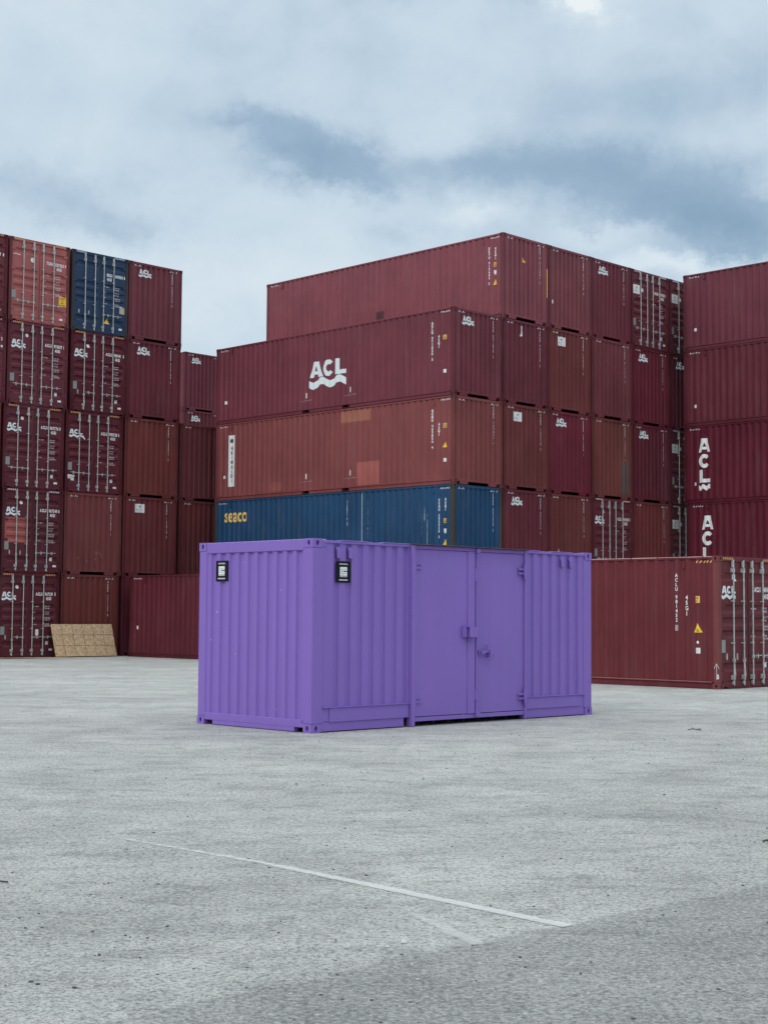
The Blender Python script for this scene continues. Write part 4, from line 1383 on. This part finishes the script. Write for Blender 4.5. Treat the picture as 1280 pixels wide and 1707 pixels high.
p0 = Vector((-2.9, 11.82)); p1 = Vector((-.79, 9.845)); p2 = Vector((.955, 7.90))
pts = [p0.lerp(p1, i / 10) for i in range(10)] + [p1.lerp(p2, i / 14) for i in range(15)]
strip_mesh('painted_line', [tuple(p) for p in pts], [.09] * len(pts), .004, 'worn_line_paint')
q0 = Vector((.08, 8.4)); q1 = Vector((.47, 7.45))
strip_mesh('faded_line', [tuple(q0.lerp(q1, i / 6)) for i in range(7)], [.09] * 7, .004, 'ghost_line_paint')

# loose stones
def stones(name, n, seed, region, rmin, rmax, mat, weight):
    r = random.Random(seed); mb = MB()
    for _ in range(n):
        y = region[2] + (region[3] - region[2]) * r.random() ** weight
        half = y * .27 + .5
        x = r.uniform(-half, half)
        # keep clear of the containers
        rad = rmin + (rmax - rmin) * r.random() ** 7
        cx, cy = x + .945, y - 20.274
        uu = cx * -sin(py_) + cy * cos(py_); vv = cx * cos(py_) + cy * sin(py_)
        if -.1 < uu < 2.6 and -.1 < vv < 6.2: continue
        k = 6; ph = r.uniform(0, 6); fl = r.uniform(.45, .8); st = r.uniform(.7, 1.5)
        vs = []
        for lvl, (rr, zz) in enumerate(((.75, 0), (1.0, .45), (.6, 1.0))):
            for i in range(k):
                a = ph + 2 * pi * i / k; q = rad * rr * r.uniform(.75, 1.15)
                vs.append((x + q * cos(a) * st, y + q * sin(a), zz * rad * fl))
        fs = [(i, (i + 1) % k, k + (i + 1) % k, k + i) for i in range(k)] + [(k + i, k + (i + 1) % k, 2 * k + (i + 1) % k, 2 * k + i) for i in range(k)]
        fs.append(tuple(range(2 * k, 3 * k)))
        mb.add(vs, fs)
    me = mb.mesh(name, fixn=False)
    o = put(name, me, mat)
    return o
o = stones('gravel', 5200, 21, (0, 0, 5.5, 40), .0020, .0105, 'dark_stone', 1.25); tag(o, 'dark loose stones and grit scattered over the yard', 'gravel', kind='stuff')
o = stones('gravel', 1500, 22, (0, 0, 5.5, 26), .0025, .009, 'pale_stone', 1.25); tag(o, 'pale loose stones and grit scattered over the yard', 'gravel', kind='stuff')

def rock(name, loc, rad, mat, label):
    bm = bmesh.new(); bmesh.ops.create_icosphere(bm, subdivisions=2, radius=rad)
    r = random.Random(5)
    for v in bm.verts:
        v.co *= r.uniform(.8, 1.12); v.co.z *= .6
    me = bpy.data.meshes.new(name); bm.to_mesh(me); bm.free()
    o = put(name, me, mat, None, loc); tag(o, label, 'stone')
rock('stone', (.110, 7.473, .007), .016, 'pale_stone', 'white pebble lying near the end of the worn white line')
rock('stone', (.03, 7.38, .005), .011, 'pale_stone', 'small pale pebble left of the white pebble near the line end')

def twig(name, pts, rad, mat, label, leaves=()):
    mb = MB()
    for a, c in zip(pts, pts[1:]): mb.tube(a, c, rad, 6)
    for a, c in leaves: mb.tube(a, c, rad * .7, 5)
    o = put(name, mb.mesh(name), mat); tag(o, label, 'twig')
twig('twig', [(-2.28, 9.03, .006), (-2.23, 9.05, .009), (-2.185, 9.04, .006)], .005, 'twig_bark', 'short dark stick lying at the left picture edge')
twig('twig', [(4.24, 21.33, .010), (4.31, 21.29, .022), (4.36, 21.27, .018), (4.42, 21.25, .008)], .006, 'twig_bark', 'dark scrap of branch lying in front of the single maroon container',
     (((4.31, 21.29, .022), (4.29, 21.27, .045)), ((4.36, 21.27, .018), (4.42, 21.30, .030))))
twig('twig', [(2.685, 10.86, .006), (2.71, 10.87, .014), (2.74, 10.86, .007)], .007, 'dry_leaf', 'small dark scrap at the right picture edge')

# ------------------------------------------------------------------ chipboard sheets
def board(name, corners, th, label, lines=True):
    """corners bottom-left, bottom-right, top-right, top-left"""
    o0, b1, b2, b3 = [Vector(c) for c in corners]
    n = (b1 - o0).cross(b3 - o0).normalized()
    root_m = MB(); N = 10
    vs = []
    for side in (0, 1):
        for j in range(3):
            for i in range(N + 1):
                a, c = i / N, j / 2
                p = o0.lerp(b1, a).lerp(b3.lerp(b2, a), c) + n * (-th * side)
                vs.append(p - o0)
    M = (N + 1) * 3
    fs = []
    for j in range(2):
        for i in range(N):
            k = j * (N + 1) + i
            fs.append((k, k + 1, k + N + 2, k + N + 1)); fs.append((M + k + N + 1, M + k + N + 2, M + k + 1, M + k))
    rim = list(range(0, N + 1)) + [2 * N + 1, 3 * N + 2] + list(range(3 * N + 1, 2 * N + 1, -1)) + [N + 1]
    for a, c in zip(rim, rim[1:] + rim[:1]): fs.append((a, M + a, M + c, c))
    root_m.add(vs, fs)
    o = put(name, root_m.mesh(name), 'chipboard', None, tuple(o0))
    tag(o, label, 'chipboard sheet')
    if lines:
        lm = MB()
        def stroke(pa, pb, w):
            t_ = (pb - pa).normalized(); s_ = t_.cross(n) * w / 2
            off = n * .002
            lm.add([pa - s_ + off - o0, pb - s_ + off - o0, pb + s_ + off - o0, pa + s_ + off - o0], [(0, 1, 2, 3)])
        for q in (.16, .335, .50, .665, .83):
            stroke(o0.lerp(b1, q), b3.lerp(b2, q), .012)
        for q in (.333, .667):
            stroke(o0.lerp(b3, q), b1.lerp(b2, q), .012)
        put('guide_lines', lm.mesh('guide_lines', fixn=False), 'pallet_wood', o)
    return o
def Lp(v, u, z): 
    p = Vector(L0) + Vv * v + Uv * u
    return (p.x, p.y, z)
board('chipboard_sheet', [Lp(1.97, -.42, .034), Lp(4.52, -.42, .034), Lp(4.44, -.16, 1.15), Lp(1.90, -.16, 1.15)], .015,
      'pale chipboard sheet leaning against the bottom containers of the left block')
board('chipboard_sheet', [Lp(-1.2, -1.05, .055), Lp(2.4, -.9, .008), Lp(2.4, -.3, .008), Lp(-1.2, -.3, .03)][0:4], .018,
      'chipboard sheet lying flat on the ground below the doors numbered 967291', lines=False)
